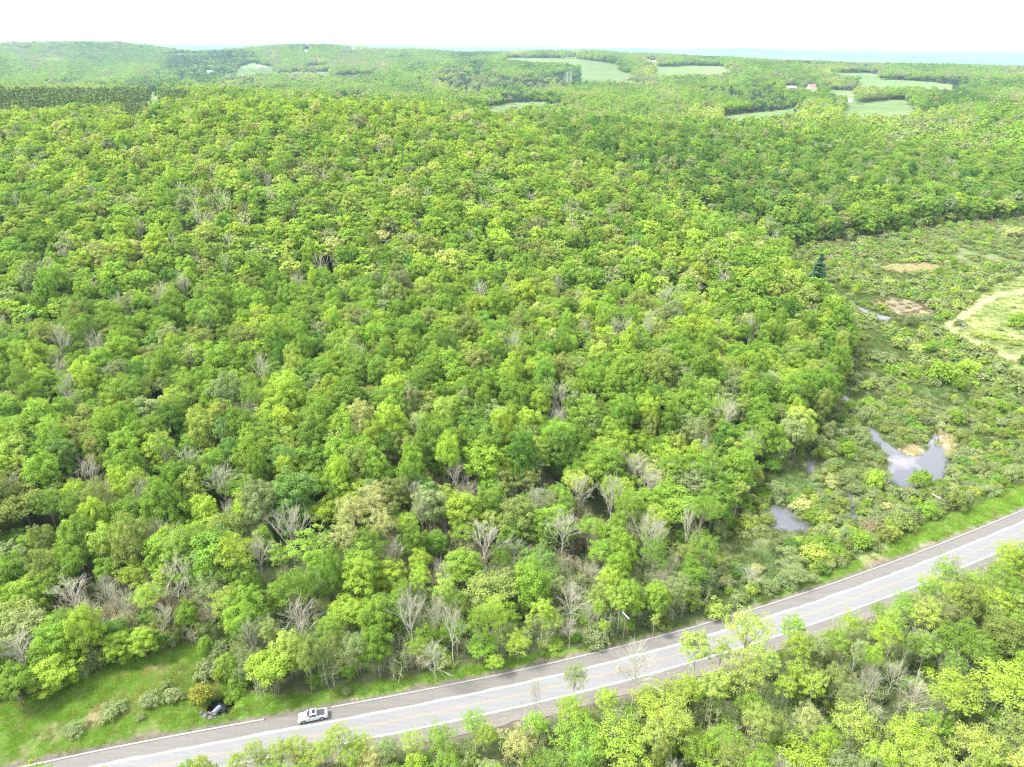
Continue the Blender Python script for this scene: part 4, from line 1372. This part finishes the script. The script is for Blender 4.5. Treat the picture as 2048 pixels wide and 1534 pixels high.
for (f, s, p), L in desc.items():
    if len(L) == 1:
        LAB[L[0]] = '%s %s' % (s, p)
        continue
    rows = [('', sorted(L, key=lambda i: cu[i]))]
    if len(L) > 6:
        nr_ = 2 if len(L) < 16 else 3
        Lv = sorted(L, key=lambda i: -cv[i])
        cut = [Lv[len(L) * q // nr_:len(L) * (q + 1) // nr_] for q in range(nr_)]
        rows = [(w_, sorted(c_, key=lambda i: cu[i])) for w_, c_ in zip((' of front row', ' of back row') if nr_ == 2 else (' of front row', ' of middle row', ' of back row'), cut)]
    for w_, L in rows:
        for n, i in enumerate(L):
            o = 'leftmost' if n == 0 else ('rightmost' if n == len(L) - 1 else ORD[min(n, 19)] + ' from left')
            if len(L) == 1:
                o = 'sole one' if w_ else 'alone'
            LAB[i] = '%s %s, %s%s' % (s, p, o, w_)
            if len(LAB[i].split()) > 16:
                LAB[i] = '%s %s, %s%s' % (s, p.replace(' the ', ' '), o.replace(' from left', ''), w_.replace(' of', ','))

for i in idx:
    vv = VAR[T['kind'][i]][T['var'][i]]
    f = fam[i]
    root = empty(f, (float(T['x'][i]), float(T['y'][i]), float(T['z'][i])), float(T['rot'][i]), label=LAB[i], category=NOUN[f], group=GROUP[f])
    root.scale = (float(T['sx'][i]), float(T['sx'][i]), float(T['sz'][i]))
    tr = link('stem' if f == 'shrub' else 'trunk', vv['trunk'], root)
    cr = link('foliage' if f == 'shrub' else 'crown', vv['crown'], root)
    cr['tint'] = [float(a) for a in T['tint'][i]]

# ------------------------------------------------------------ everything past that: one object per kind of growth
def instancer(name, meshes, vid, P, rot, scl, tint, kind='stuff', **props):
    col = bpy.data.collections.new(name + '_sources')
    for q, me in enumerate(meshes):
        col.objects.link(bpy.data.objects.new('%s_source_%03d' % (name, q), me))
    pm = mesh_np(name, P, [], attrs={'vid': ('POINT', 'INT', vid), 'rot': ('POINT', 'FLOAT_VECTOR', rot), 'scl': ('POINT', 'FLOAT_VECTOR', scl), 'tint': ('POINT', 'FLOAT_VECTOR', tint)})
    o = link(name, pm, kind=kind, **props)
    ng = bpy.data.node_groups.new(name, 'GeometryNodeTree')
    ng.interface.new_socket('Geometry', in_out='INPUT', socket_type='NodeSocketGeometry')
    ng.interface.new_socket('Geometry', in_out='OUTPUT', socket_type='NodeSocketGeometry')
    gi, go = ng.nodes.new('NodeGroupInput'), ng.nodes.new('NodeGroupOutput')
    mp_ = ng.nodes.new('GeometryNodeMeshToPoints')
    ip = ng.nodes.new('GeometryNodeInstanceOnPoints')
    ci = ng.nodes.new('GeometryNodeCollectionInfo')
    ci.inputs['Collection'].default_value = col
    ci.inputs['Separate Children'].default_value = True
    ci.inputs['Reset Children'].default_value = True
    ip.inputs['Pick Instance'].default_value = True
    def na(nm, typ):
        a = ng.nodes.new('GeometryNodeInputNamedAttribute')
        a.data_type = typ
        a.inputs['Name'].default_value = nm
        return a.outputs['Attribute']
    L = ng.links.new
    L(gi.outputs[0], mp_.inputs['Mesh'])
    L(mp_.outputs[0], ip.inputs['Points'])
    L(ci.outputs[0], ip.inputs['Instance'])
    L(na('vid', 'INT'), ip.inputs['Instance Index'])
    e2r = ng.nodes.new('FunctionNodeEulerToRotation')
    L(na('rot', 'FLOAT_VECTOR'), e2r.inputs[0])
    L(e2r.outputs[0], ip.inputs['Rotation'])
    L(na('scl', 'FLOAT_VECTOR'), ip.inputs['Scale'])
    L(ip.outputs[0], go.inputs[0])
    md = o.modifiers.new('scatter', 'NODES')
    md.node_group = ng
    return o

for f, nm, lab, cat in (('broadleaf_tree', 'woodland', 'leafy green wood covering the hillside and the hills beyond it', 'woods'),
                        ('leafless_tree', 'leafless_woodland', 'grey leafless trees scattered through the far hillside wood', 'woods'),
                        ('shrub', 'shrubbery', 'grey-green thicket filling the far wetland and the wood edges', 'thicket'),
                        ('spruce_tree', 'spruce_forest', 'dark spruce stand on the left crest and conifer patches beyond', 'spruce wood'),
                        ('sapling', 'undergrowth', 'thin brushy young growth under the trees and along the banks', 'undergrowth')):
    m = np.where((fam == f) & ~single)[0]
    if not len(m):
        continue
    kinds = sorted(k for k in VAR if FAMILY[k.rstrip('012')] == f)
    ms, base = [], {}
    for k in kinds:
        base[k] = len(ms)
        ms += [q['both'] for q in VAR[k]]
    vid = np.array([base[T['kind'][i]] for i in m]) + T['var'][m]
    z0 = np.zeros(len(m))
    tilt = prng.normal(0, 0.04, (len(m), 2))
    instancer(nm, ms, vid, np.stack([T['x'][m], T['y'][m], T['z'][m]], 1), np.c_[tilt, T['rot'][m]],
              np.stack([T['sx'][m], T['sx'][m], T['sz'][m]], 1), T['tint'][m], label=lab, category=cat)

# ------------------------------------------------------------ grass
def grass_patch(seed, n, size, h, wdt):
    rng = np.random.default_rng(seed)
    P = rng.uniform(-size / 2, size / 2, (n, 2))
    hh = h * rng.uniform(0.5, 1.4, n)
    a = rng.uniform(0, 6.28, n)
    lean = rng.normal(0, 0.35, (n, 2)) * hh[:, None]
    d = np.stack([np.cos(a), np.sin(a)], 1) * wdt * rng.uniform(.6, 1.4, n)[:, None]
    z = np.zeros(n)
    V = np.stack([np.c_[P - d, z - 0.05], np.c_[P + d, z - 0.05], np.c_[P + lean + d * .3, hh], np.c_[P + lean - d * .3, hh]], 1).reshape(-1, 3)
    F = np.arange(4 * n).reshape(n, 4)
    return mesh_np('grass_%d' % seed, V, [F], [M_LEAF], attrs={'leaf': ('FACE', 'FLOAT', rng.uniform(0, 1, n))})
gm = [grass_patch(200 + i, 150, 1.9, 0.22, 0.035) for i in range(3)]
x, y = grid_points(90, 300, 1.35, 0.80)
z = height(x, y)
zc = classify(x, y, z)
off = road_offset(x, y)
m = (zc == 1) & (off > 7.2 + 0.6 * fbm(x / 3, y / 3, 2))
bare = fbm(x / 9, y / 9, 4) * 5 - 1.6
m &= prng.random(len(x)) > np.clip(bare, 0, 0.7)
uu, vv_, _ = project(np.stack([x, y, z], 1))
m &= np.hypot(x - CULV[0], y - CULV[1]) > 2.9
x, y, z = x[m], y[m], z[m]
n = len(x)
dry = inpoly(uu[m], vv_[m], DRYP)
gt = np.where(prng.random((n, 1)) < np.where(dry, .62, .14)[:, None], np.array([[0.30, 0.30, 0.12]]), np.array([[0.19, 0.33, 0.045]])) * (1 + 0.35 * fbm(x / 6, y / 6, 3)[:, None]) * (1 + prng.normal(0, .1, (n, 1)))
instancer('grass', gm, prng.integers(0, 3, n), np.stack([x, y, z], 1), np.c_[np.zeros(n), np.zeros(n), prng.uniform(0, 6.28, n)],
          np.stack([np.ones(n), np.ones(n), prng.uniform(.5, 1.7, n)], 1), gt, label='bright green rough grass on the clearing and verge', category='grass')
# marsh sedge between the shrubs
x, y = grid_points(130, 560, 2.3, 0.80)
z = height(x, y)
zc = classify(x, y, z)
m = ((zc == 2) & (prng.random(len(x)) < .8)) | (zc == 5) | (zc == 7) | ((zc == 3) & (prng.random(len(x)) < .5)) | ((zc == 6) & (prng.random(len(x)) < .3))
x, y, z, zc = x[m], y[m], z[m], zc[m]
n = len(x)
gt = np.where(((zc == 5) | (zc == 7))[:, None], np.array([[0.62, 0.57, 0.36]]), np.where((zc == 3)[:, None], np.array([[0.24, 0.32, 0.09]]),
     np.where((zc == 6)[:, None], np.array([[0.27, 0.22, 0.14]]), np.array([[0.21, 0.28, 0.09]])))) * .66 * (1 + prng.normal(0, .15, (n, 1)))
gm2 = [grass_patch(210 + i, 110, 2.9, 0.6, 0.05) for i in range(3)]
instancer('sedge', gm2, prng.integers(0, 3, n), np.stack([x, y, z], 1), np.c_[np.zeros(n), np.zeros(n), prng.uniform(0, 6.28, n)],
          np.stack([np.ones(n), np.ones(n), np.where(zc == 3, .4, prng.uniform(.6, 1.5, n))], 1), gt, label='green and straw-coloured sedge between the wetland shrubs', category='sedge')

# ------------------------------------------------------------ pickup
def bevel(o, w=0.05, seg=2):
    md = o.modifiers.new('bevel', 'BEVEL')
    md.width = w
    md.segments = seg
    md.limit_method = 'ANGLE'
    return o
M_WHITE = plain('white_car_paint', (0.62, 0.63, 0.64), 0.25, 0.0, 1, spec=0.6)
M_GLASS = plain('dark_glass', (0.035, 0.045, 0.055), 0.08, 0.0, 1, spec=0.8)
M_BLACK = plain('black_vinyl', (0.045, 0.048, 0.055), 0.55, 0.1, 3)
M_TYRE = plain('tyre_rubber', (0.03, 0.03, 0.03), 0.9, 0.1, 4)
M_RIM = plain('wheel_rim', (0.42, 0.43, 0.45), 0.35, 0.05, 4, metallic=0.6)
M_CHROME = plain('chrome', (0.6, 0.6, 0.62), 0.25, 0.0, 1, metallic=0.9)
M_RED = plain('red_lens', (0.45, 0.02, 0.02), 0.3, 0, 1)
M_LENS = plain('lamp_lens', (0.7, 0.72, 0.75), 0.15, 0, 1, spec=0.8)
tx = -38.8
tm = np.argmin(np.abs(_rx - tx))
tp = _rp[tm] + _rn[tm] * 4.35
ta = math.atan2(_rt[tm][1], _rt[tm][0]) + math.pi + 0.03
truck = empty('pickup_truck', (float(tp[0]), float(tp[1]), 0.0), ta, label='white crew cab pickup with black bed cover parked on the shoulder', category='pickup')
b = MB()
b.prism([(-2.86, .52), (-2.90, .95), (-2.86, 1.24), (-0.95, 1.26), (-0.9, 1.30), (1.02, 1.28), (1.15, 1.24), (2.45, 1.14), (2.78, 1.02), (2.88, .80), (2.90, .50), (2.6, .42), (-2.6, .46)], -0.98, 0.98)
bevel(b.build('body', M_WHITE, truck), 0.07, 3)
b = MB()
v = np.array([(-.92, -.93, 1.26), (1.12, -.93, 1.26), (1.12, .93, 1.26), (-.92, .93, 1.26), (-.80, -.76, 1.90), (.42, -.76, 1.90), (.42, .76, 1.90), (-.80, .76, 1.90)])
b.add(v, [[3, 2, 1, 0], [4, 5, 6, 7], [0, 1, 5, 4], [1, 2, 6, 5], [2, 3, 7, 6], [3, 0, 4, 7]])
bevel(b.build('cab', M_WHITE, truck), 0.06, 3)
def quad(p, mat, name, parent=truck, t=0.012):
    p = np.array(p, float)
    n = unit(np.cross(p[1] - p[0], p[2] - p[0]))
    q = MB().add(np.vstack([p + n * t, p - n * 0.02]), [[0, 1, 2, 3], [7, 6, 5, 4], [0, 4, 5, 1], [1, 5, 6, 2], [2, 6, 7, 3], [3, 7, 4, 0]])
    return q.build(name, mat, parent)
quad([(1.07, -.82, 1.31), (1.07, .82, 1.31), (.49, .69, 1.86), (.49, -.69, 1.86)], M_GLASS, 'windshield')
quad([(-.91, .80, 1.33), (-.91, -.80, 1.33), (-.82, -.70, 1.82), (-.82, .70, 1.82)], M_GLASS, 'rear_window')
for s in (1, -1):
    for x0, x1, t0, t1 in ((.16, .95, .14, .47), (-.76, .08, -.70, .06)):
        P = [(x0, s * .918, 1.33), (x1, s * .918, 1.33), (t1, s * .782, 1.83), (t0, s * .782, 1.83)]
        quad(P if s < 0 else P[::-1], M_GLASS, 'side_window')
    mb = MB().box((1.05, s * 1.08, 1.33), (.12, .22, .18))
    bevel(mb.build('wing_mirror', M_WHITE, truck), .03)
    MB().box((2.80, s * .74, .93), (.16, .34, .17)).build('headlight', M_LENS, truck)
    MB().box((-2.885, s * .90, 1.02), (.06, .14, .34)).build('taillight', M_RED, truck)
    MB().box((.25, s * .99, 1.12), (.2, .03, .03)).build('door_handle', M_CHROME, truck)
    for x in (1.85, -1.75):
        w = MB().cyl((x, s * .74, .41), (x, s * 1.0, .41), .41, k=24).build('wheel', M_TYRE, truck, smooth=False)
        rb = MB().cyl((x, s * .99, .41), (x, s * 1.015, .41), .25, k=20)
        rb.build('rim', M_RIM, w)
        arch = MB()
        th = np.linspace(0, math.pi, 11)
        for a0, a1 in zip(th[:-1], th[1:]):
            arch.cyl((x + .46 * math.cos(a0), s * .975, .43 + .46 * math.sin(a0)), (x + .46 * math.cos(a1), s * .975, .43 + .46 * math.sin(a1)), .035, k=6)
        arch.build('wheel_arch', M_BLACK, truck)
bevel(MB().box((-1.72, 0, 1.275), (1.42, 1.66, .05)).build('bed_cover', M_BLACK, truck), .02)
MB().box((-.98, 0, 1.30), (.06, 1.66, .05)).build('bed_rail', M_CHROME, truck)
q = MB()
q.box((-2.62, 0, 1.10), (.40, 1.55, .10)).box((-2.62, .45, 1.20), (.24, .3, .16), .3).box((-2.6, -.4, 1.20), (.2, .42, .12), -.4)
q.build('bed_load', M_CHROME, truck)
MB().box((-.2, 0, 1.905), (.72, 1.05, .03)).build('sunroof', M_GLASS, truck)
bevel(MB().box((2.93, 0, .58), (.14, 1.9, .22)).build('front_bumper', M_CHROME, truck), .04)
MB().box((2.885, 0, .86), (.05, 1.1, .26)).build('grille', M_BLACK, truck)
bevel(MB().box((-2.98, 0, .58), (.18, 1.9, .2)).build('rear_bumper', M_CHROME, truck), .04)

# ------------------------------------------------------------ utility poles and wires
M_WOOD = plain('weathered_wood', (0.21, 0.17, 0.13), 0.9, 0.2, 3)
M_WARM = plain('pale_crossarm', (0.72, 0.74, 0.76), 0.5, 0.04, 3)
M_WIRE = plain('wire', (0.10, 0.12, 0.13), 0.5, 0.0, 3, metallic=0.4)
M_STEEL = plain('galvanised_steel', (0.42, 0.43, 0.44), 0.45, 0.1, 3, metallic=0.5)
pA = on_plane(1246.0, 1283.0, -0.6)
pB = on_plane(1873.0, 993.0, 5.2)
pB[2] = height(pB[0], pB[1])[0]
dl = unit((pB - pA)[:2])
_ic = int(np.argmin(np.abs(_rx + 8.0)))
pC = np.array([*(_rp[_ic] + _rn[_ic] * 13.0), 0.0])
pC[2] = height(pC[0], pC[1])[0]
pA[2] = height(pA[0], pA[1])[0]
perp = np.array([-dl[1], dl[0]])
arms = []
for p, top, lb in ((pA, 7.7, 'brown utility pole with pale crossarm standing on the verge'), (pB, 5.4 - pB[2] + .0, 'utility pole with pale crossarm rising from shrubs by the big pond'),
                   (pC, 6.0, 'utility pole half hidden in the trees right of the pickup')):
    r = empty('utility_pole', tuple(map(float, p)), 0, label=lb, category='utility pole', group='utility poles along the verge')
    MB().cyl((0, 0, -.6), (0, 0, top), .15, .10, 10).build('pole', M_WOOD, r)
    MB().box((0, 0, top - .15), (2.6, .16, .16), math.atan2(perp[1], perp[0])).build('crossarm', M_WOOD if p is pC else M_WARM, r)
    e = []
    for s in (-1.2, 1.2):
        c = np.array([perp[0] * s, perp[1] * s, top])
        MB().cyl(c, c + [0, 0, .2], .05, .03, 8).build('insulator', M_STEEL, r)
        e.append(p + c + [0, 0, .2])
    arms.append(e)
ext = [[a + np.append(dl, 0) * 85 + [0, 0, 1.5] for a in arms[1]]]
for (a, bb, txt) in ((arms[0], arms[1], 'between verge pole and pond pole'), (arms[2], arms[0], 'from verge pole into the wood')):
    for side, k in (('near', 0), ('far', 1)):
        t = np.linspace(0, 1, 25)[:, None]
        P = a[k] * (1 - t) + bb[k] * t
        P[:, 2] -= (1.3 * 4 * t * (1 - t))[:, 0]
        MB().tubes(P[:-1], P[1:], np.full(24, .022), np.full(24, .022), 4).build('power_line', M_WIRE, None, label='%s wire of the two power lines %s' % (side, txt), category='power line', group='power lines along the verge')

# ------------------------------------------------------------ guardrail
i0, i1 = np.searchsorted(_rx, [92, 215])
gp, gnn = _rp[i0:i1:8], _rn[i0:i1:8]
k = len(gp)
root = empty('guardrail', (float(gp[0][0]), float(gp[0][1]), 0), 0, label='thin grey steel guardrail along the near edge of the road', category='guardrail')
o0 = np.array([gp[0][0], gp[0][1], 0])
prof = [(-5.42, .46), (-5.37, .53), (-5.43, .60), (-5.37, .67), (-5.43, .75), (-5.47, .75), (-5.41, .67), (-5.47, .60), (-5.41, .53), (-5.46, .46)]
V = np.concatenate([np.c_[gp + gnn * a, np.full(k, z)] for a, z in prof]) - o0
F = []
i = np.arange(k - 1)
for a in range(len(prof)):
    c = (a + 1) % len(prof)
    F.append(np.stack([a * k + i, a * k + i + 1, c * k + i + 1, c * k + i], 1)[:, ::-1])
MB().add(V, F).build('rail', M_STEEL, root)
for q in range(0, k, 2):
    c = gp[q] + gnn[q] * -5.52
    MB().box((c[0] - o0[0], c[1] - o0[1], .1), (.12, .15, 1.2), math.atan2(gnn[q][1], gnn[q][0])).build('post', M_STEEL, root)

# ------------------------------------------------------------ culvert, boulders, marker, small things
M_PIPE = plain('culvert_steel', (0.15, 0.18, 0.22), 0.6, 0.2, 2, metallic=0.2)
M_ROCK = plain('grey_rock', (0.10, 0.098, 0.095), 0.9, 0.25, 1.6, bump=0.4)
M_DARK = plain('wet_mud', (0.03, 0.027, 0.022), 0.6, 0.2, 1)
cz = float(height(CULV[0], CULV[1])[0])
c0 = on_plane(424.0, 1424.0, 0.0)
dirp = unit(np.array([CULV[0] - c0[0], CULV[1] - c0[1], 0]) + 1e-6)
b = MB()
L = 2.2
for q in range(22):
    t0, t1 = q * L / 22, (q + 1) * L / 22
    ra, rb = (0.58, 0.62) if q % 2 else (0.62, 0.58)
    b.cyl(np.array([0, 0, 0]) + dirp * t0 + [0, 0, -.02 * q], dirp * t1 + [0, 0, -.02 * (q + 1)], ra, rb, 22, caps=False)
cr = empty('culvert_pipe', (float(c0[0]), float(c0[1]), -0.75), 0, label='blue-grey corrugated culvert pipe opening into a dark hollow below the verge', category='culvert')
b.build('pipe', M_PIPE, cr)
MB().box((-.2 * dirp[0], -.2 * dirp[1], 0.0), (.35, 2.0, 1.3), math.atan2(dirp[1], dirp[0])).build('headwall', M_ROCK, cr)
rngb = np.random.default_rng(5)
cp = on_plane(440.0, 1413.0, cz)
k = 18
th = np.arange(k) * 2 * math.pi / k
W = np.c_[cp[0] + 2.5 * np.cos(th) * (1 + .2 * np.sin(3 * th)), cp[1] + 2.2 * np.sin(th), np.full(k, cz + 0.35)]
link('puddle', mesh_np('puddle', W, [np.arange(k)[None]], [plain('hollow_shade_water', (0.008, 0.008, 0.009), .15, 0, 1, spec=.25)]), kind='structure')  # water coloured near-black, the hole's shade painted in
ROCKS = [(402,1424,.55,'leftmost of the culvert boulders'),(409,1430,.7,'below the yellow-bronze bush'),(416,1425,.6,'tucked against the culvert pipe'),(420,1433,.75,'largest in front of the culvert pipe'),
         (430,1434,.5,'just below the culvert mouth'),(438,1430,.45,'right of the culvert mouth'),(446,1426,.5,'rightmost of the culvert boulders')]
for u, v, s, lb in ROCKS:
    p = on_plane(float(u), float(v), 0)
    p[2] = height(p[0], p[1])[0]
    n = 60
    kk = np.arange(n) + .5
    zz = 1 - 2 * kk / n
    ph = kk * 2.4
    pts = np.stack([np.sqrt(1 - zz * zz) * np.cos(ph), np.sqrt(1 - zz * zz) * np.sin(ph), zz], 1) * rngb.uniform(.78, 1.1, (n, 1)) * s * np.array([1, .8, .6])
    import bmesh
    bm = bmesh.new()
    for q in pts:
        bm.verts.new(q)
    bmesh.ops.convex_hull(bm, input=bm.verts)
    me = bpy.data.meshes.new('boulder')
    bm.to_mesh(me)
    bm.free()
    me.materials.append(M_ROCK)
    o = link('boulder', me, label='grey angular boulder ' + lb, category='boulder', group='boulders round the culvert')
    o.location = (float(p[0]), float(p[1]), float(p[2]) + s * .25)
    o.rotation_euler = (0, 0, rngb.uniform(0, 6))
M_SIGNY = plain('yellow_plastic', (0.75, 0.55, 0.03), 0.5, 0.05, 3)
p = on_plane(715.0, 1402.0, 0)
r = empty('marker_post', (float(p[0]), float(p[1]), -0.1), 0, label='short yellow marker post on the grass just behind the kerb', category='marker post')
MB().cyl((0, 0, 0), (0, 0, .75), .10, .10, 10).build('post', M_SIGNY, r)
MB().cyl((0, 0, .75), (0, 0, .92), .14, .06, 10).build('cap', M_SIGNY, r)
# pale snag standing by the pond and a drowned stump
def snag(u, v, H, label, lean=(0.3, 0.1), r0=.16):
    p = on_plane(float(u), float(v), -2.6)
    p[2] = height(p[0], p[1])[0] - .2
    b = MB()
    pts = [np.array([lean[0] * t * H / 4, lean[1] * t * H / 4, H * t]) for t in (0, .35, .7, 1)]
    for q in range(3):
        b.cyl(pts[q], pts[q + 1], r0 * (1 - .25 * q), r0 * (.75 - .25 * q), 8)
    for q in range(5):
        t = .4 + .12 * q
        s = pts[0] * (1 - t) + pts[3] * t
        a = q * 2.3
        b.cyl(s, s + np.array([math.cos(a), math.sin(a), .5]) * (.9 - .12 * q), .04, .015, 5)
    o = b.build('dead_snag', M_PALEBARK, None, label=label, category='dead tree')
    o.location = tuple(map(float, p))
snag(1912, 877, 5.0, 'pale broken snag standing behind the big pond')
snag(1838, 940, .8, 'dark stub poking out of the big pond', r0=.1)
# floating weed raft
p = on_plane(1855.0, 950.0, LEVELS[0][0])
rg = np.random.default_rng(3)
P = np.c_[rg.normal(0, 1.0, 260), rg.normal(0, .45, 260), rg.uniform(.0, .18, 260)]
V, F = leaf_faces(rg, P, unit(np.c_[rg.normal(0, .3, (260, 2)), np.ones(260)]), .16)
o = link('weed_raft', mesh_np('weed_raft', V, [F], [M_LEAF], attrs={'leaf': ('FACE', 'FLOAT', rg.uniform(0, 1, 260))}), label='small raft of green weed floating on the big pond', category='weed raft')
o['tint'] = [0.10, 0.17, 0.05]
o.location = (float(p[0]), float(p[1]), LEVELS[0][0] + .01)
# pale driftwood heap left of the pond
b = MB()
for q in range(26):
    c = np.array([rg.normal(0, 1.3), rg.normal(0, .5), .15 + rg.uniform(0, .3)])
    d = unit(np.array([rg.normal(), rg.normal() * .6, rg.normal() * .15])) * rg.uniform(.6, 1.5)
    b.cyl(c - d, c + d, rg.uniform(.05, .13), rg.uniform(.03, .08), 6)
M_DRIFT = plain('bleached_wood', (0.62, 0.60, 0.54), 0.8, 0.15, 2)
p = on_plane(1760.0, 974.0, -2.5)
o = b.build('driftwood_heap', M_DRIFT, None, label='bleached driftwood heap at the left bank of the big pond', category='driftwood')
o.location = (float(p[0]), float(p[1]), float(height(p[0], p[1])[0]))
# brush pile and stump on the mown path
for (u, v, col, lb, w) in ((1925, 655, (0.30, 0.27, 0.24), 'grey brush pile lying on the mown path', 3.4), (1945, 665, (0.27, 0.16, 0.11), 'reddish brown brush pile lying on the mown path', 1.9)):
    b = MB()
    for q in range(70):
        c = np.array([rg.normal(0, w * .4), rg.normal(0, w * .25), rg.uniform(.05, .6)])
        d = unit(np.array([rg.normal(), rg.normal(), rg.normal() * .3])) * rg.uniform(.5, 1.3)
        b.cyl(c - d, c + d, .05, .03, 4, caps=False)
    g = solve_ground(u, v, 0, 900)
    o = b.build('brush_pile', plain('brush', col, .9, .2, 2), None, label=lb, category='brush pile')
    o.location = tuple(map(float, g))

# ------------------------------------------------------------ far farms
def roofed(u, v, w, d, h, rh, rot, wallc, roofc, name, label, cat, gam=False):
    g = solve_ground(u, v, 0, 20000, 1100)
    r = empty(name, tuple(map(float, g)), rot, label=label, category=cat)
    wm, rm = plain(name + '_wall', wallc, .8, .06, .6), plain(name + '_roof', roofc, .5, .08, .4)
    b = MB()
    b.add([(-w/2,-d/2,-3),(w/2,-d/2,-3),(w/2,d/2,-3),(-w/2,d/2,-3),(-w/2,-d/2,h),(w/2,-d/2,h),(w/2,d/2,h),(-w/2,d/2,h),(-w/2,0,h+rh*.97),(w/2,0,h+rh*.97)],
          [[0,1,5,4],[2,3,7,6]])
    b.F.setdefault(5, []).append(np.array([[1,2,6,9,5],[3,0,4,8,7]]))
    b.build('wall', wm, r)
    b = MB()
    e = .5
    if gam:
        pr = [(-d/2-e, h-.3), (-d*.3, h+rh*.68), (0, h+rh), (d*.3, h+rh*.68), (d/2+e, h-.3)]
    else:
        pr = [(-d/2-e, h-.25), (0, h+rh), (d/2+e, h-.25)]
    n = len(pr)
    V = [(x, y, z + t) for t in (0, .25) for x in (-w/2-e, w/2+e) for y, z in pr]
    F = []
    for q in range(n - 1):
        F += [[2*n+q, 3*n+q, 3*n+q+1, 2*n+q+1], [q, q+1, n+q+1, n+q]]
        F += [[q, 2*n+q, 2*n+q+1, q+1], [n+q, n+q+1, 3*n+q+1, 3*n+q]]
    F += [[0, n, 3*n, 2*n], [n-1, 3*n-1, 4*n-1, 2*n-1]]
    F[-1] = [n-1, 3*n-1+0, 4*n-1, 2*n-1]
    b.add(V, F)
    b.build('roof', rm, r)
    nw = max(2, int(w / 4.5))
    for q in range(nw):
        x = -w/2 + (q + .5) * w / nw
        if q == nw // 2:
            MB().box((x, -d/2-.04, 1.3), (2.0 if w > 12 else 1.1, .08, 2.6)).build('door', M_WOOD, r)
        else:
            MB().box((x, -d/2-.04, h*.55), (1.0, .08, 1.2)).build('window', M_GLASS, r)
for a in BUILDINGS:
    roofed(*a)

def tower(u, v, H, label, name='transmission_tower', arms_=True):
    g = solve_ground(u, v, 0, 20000, 1100)
    r = empty(name, tuple(map(float, g)), 0, label=label, category='pylon' if arms_ else 'mast')
    wd = H * .075
    b = MB()
    lv = np.linspace(0, H, 9)
    cor = [(-1, -1), (1, -1), (1, 1), (-1, 1)]
    for q in range(8):
        a0, a1 = wd * (1 - .8 * lv[q] / H), wd * (1 - .8 * lv[q + 1] / H)
        for c in range(4):
            x, y = cor[c]; x2, y2 = cor[(c + 1) % 4]
            P0 = (x * a0, y * a0, lv[q]); P1 = (x * a1, y * a1, lv[q + 1]); P2 = (x2 * a1, y2 * a1, lv[q + 1])
            b.cyl(P0, P1, .22, k=4, caps=False).cyl(P0, P2, .12, k=4, caps=False)
    b.build('lattice', M_STEEL, r)
    if arms_:
        for z in (.78, .88, .97):
            MB().box((0, 0, H * z), (H * .26, .5, .5)).build('crossarm', M_STEEL, r)
tower(1134, 166, 34, 'left of the two pylons in the cut through the far wood')
tower(1142, 164, 32, 'right of the two pylons in the cut through the far wood')
tower(628, 94, 62, 'tall thin mast on the rounded far hilltop', 'radio_mast', False)
for u, v, lb in ((840, 214, 'right of the three pale poles beyond the crest'), (829, 207, 'middle of the three pale poles beyond the crest'), (791, 210, 'left of the three pale poles beyond the crest')):
    g = solve_ground(u, v, 0, 5000, 1000)
    r = empty('utility_pole', tuple(map(float, g)), 0, label=lb, category='utility pole', group='poles beyond the crest')
    MB().cyl((0, 0, -1), (0, 0, 17), .3, .2, 8).build('pole', M_WARM, r)
    MB().box((0, 0, 16), (3, .3, .3)).build('crossarm', M_WARM, r)

# ------------------------------------------------------------ air
zlo, zhi = float(gz.min()) - 1.0, max(float(gz.max()) + 25.0, CAMH + 12.0)
hb = MB().box((0, 0, (zlo + zhi) / 2), (88000, 88000, zhi - zlo))
hm, nt, out = new_mat('haze')
pv = N(nt, 'ShaderNodeVolumePrincipled')
pv.inputs['Color'].default_value = (0.39, 0.56, 0.70, 1)
pv.inputs['Density'].default_value = HAZE_DENSITY
pv.inputs['Anisotropy'].default_value = 0.25
nt.links.new(pv.outputs[0], out.inputs['Volume'])
hm.cycles.homogeneous_volume = True
hb.build('haze', hm, None, kind='stuff')
print('HAZE', zlo, zhi)
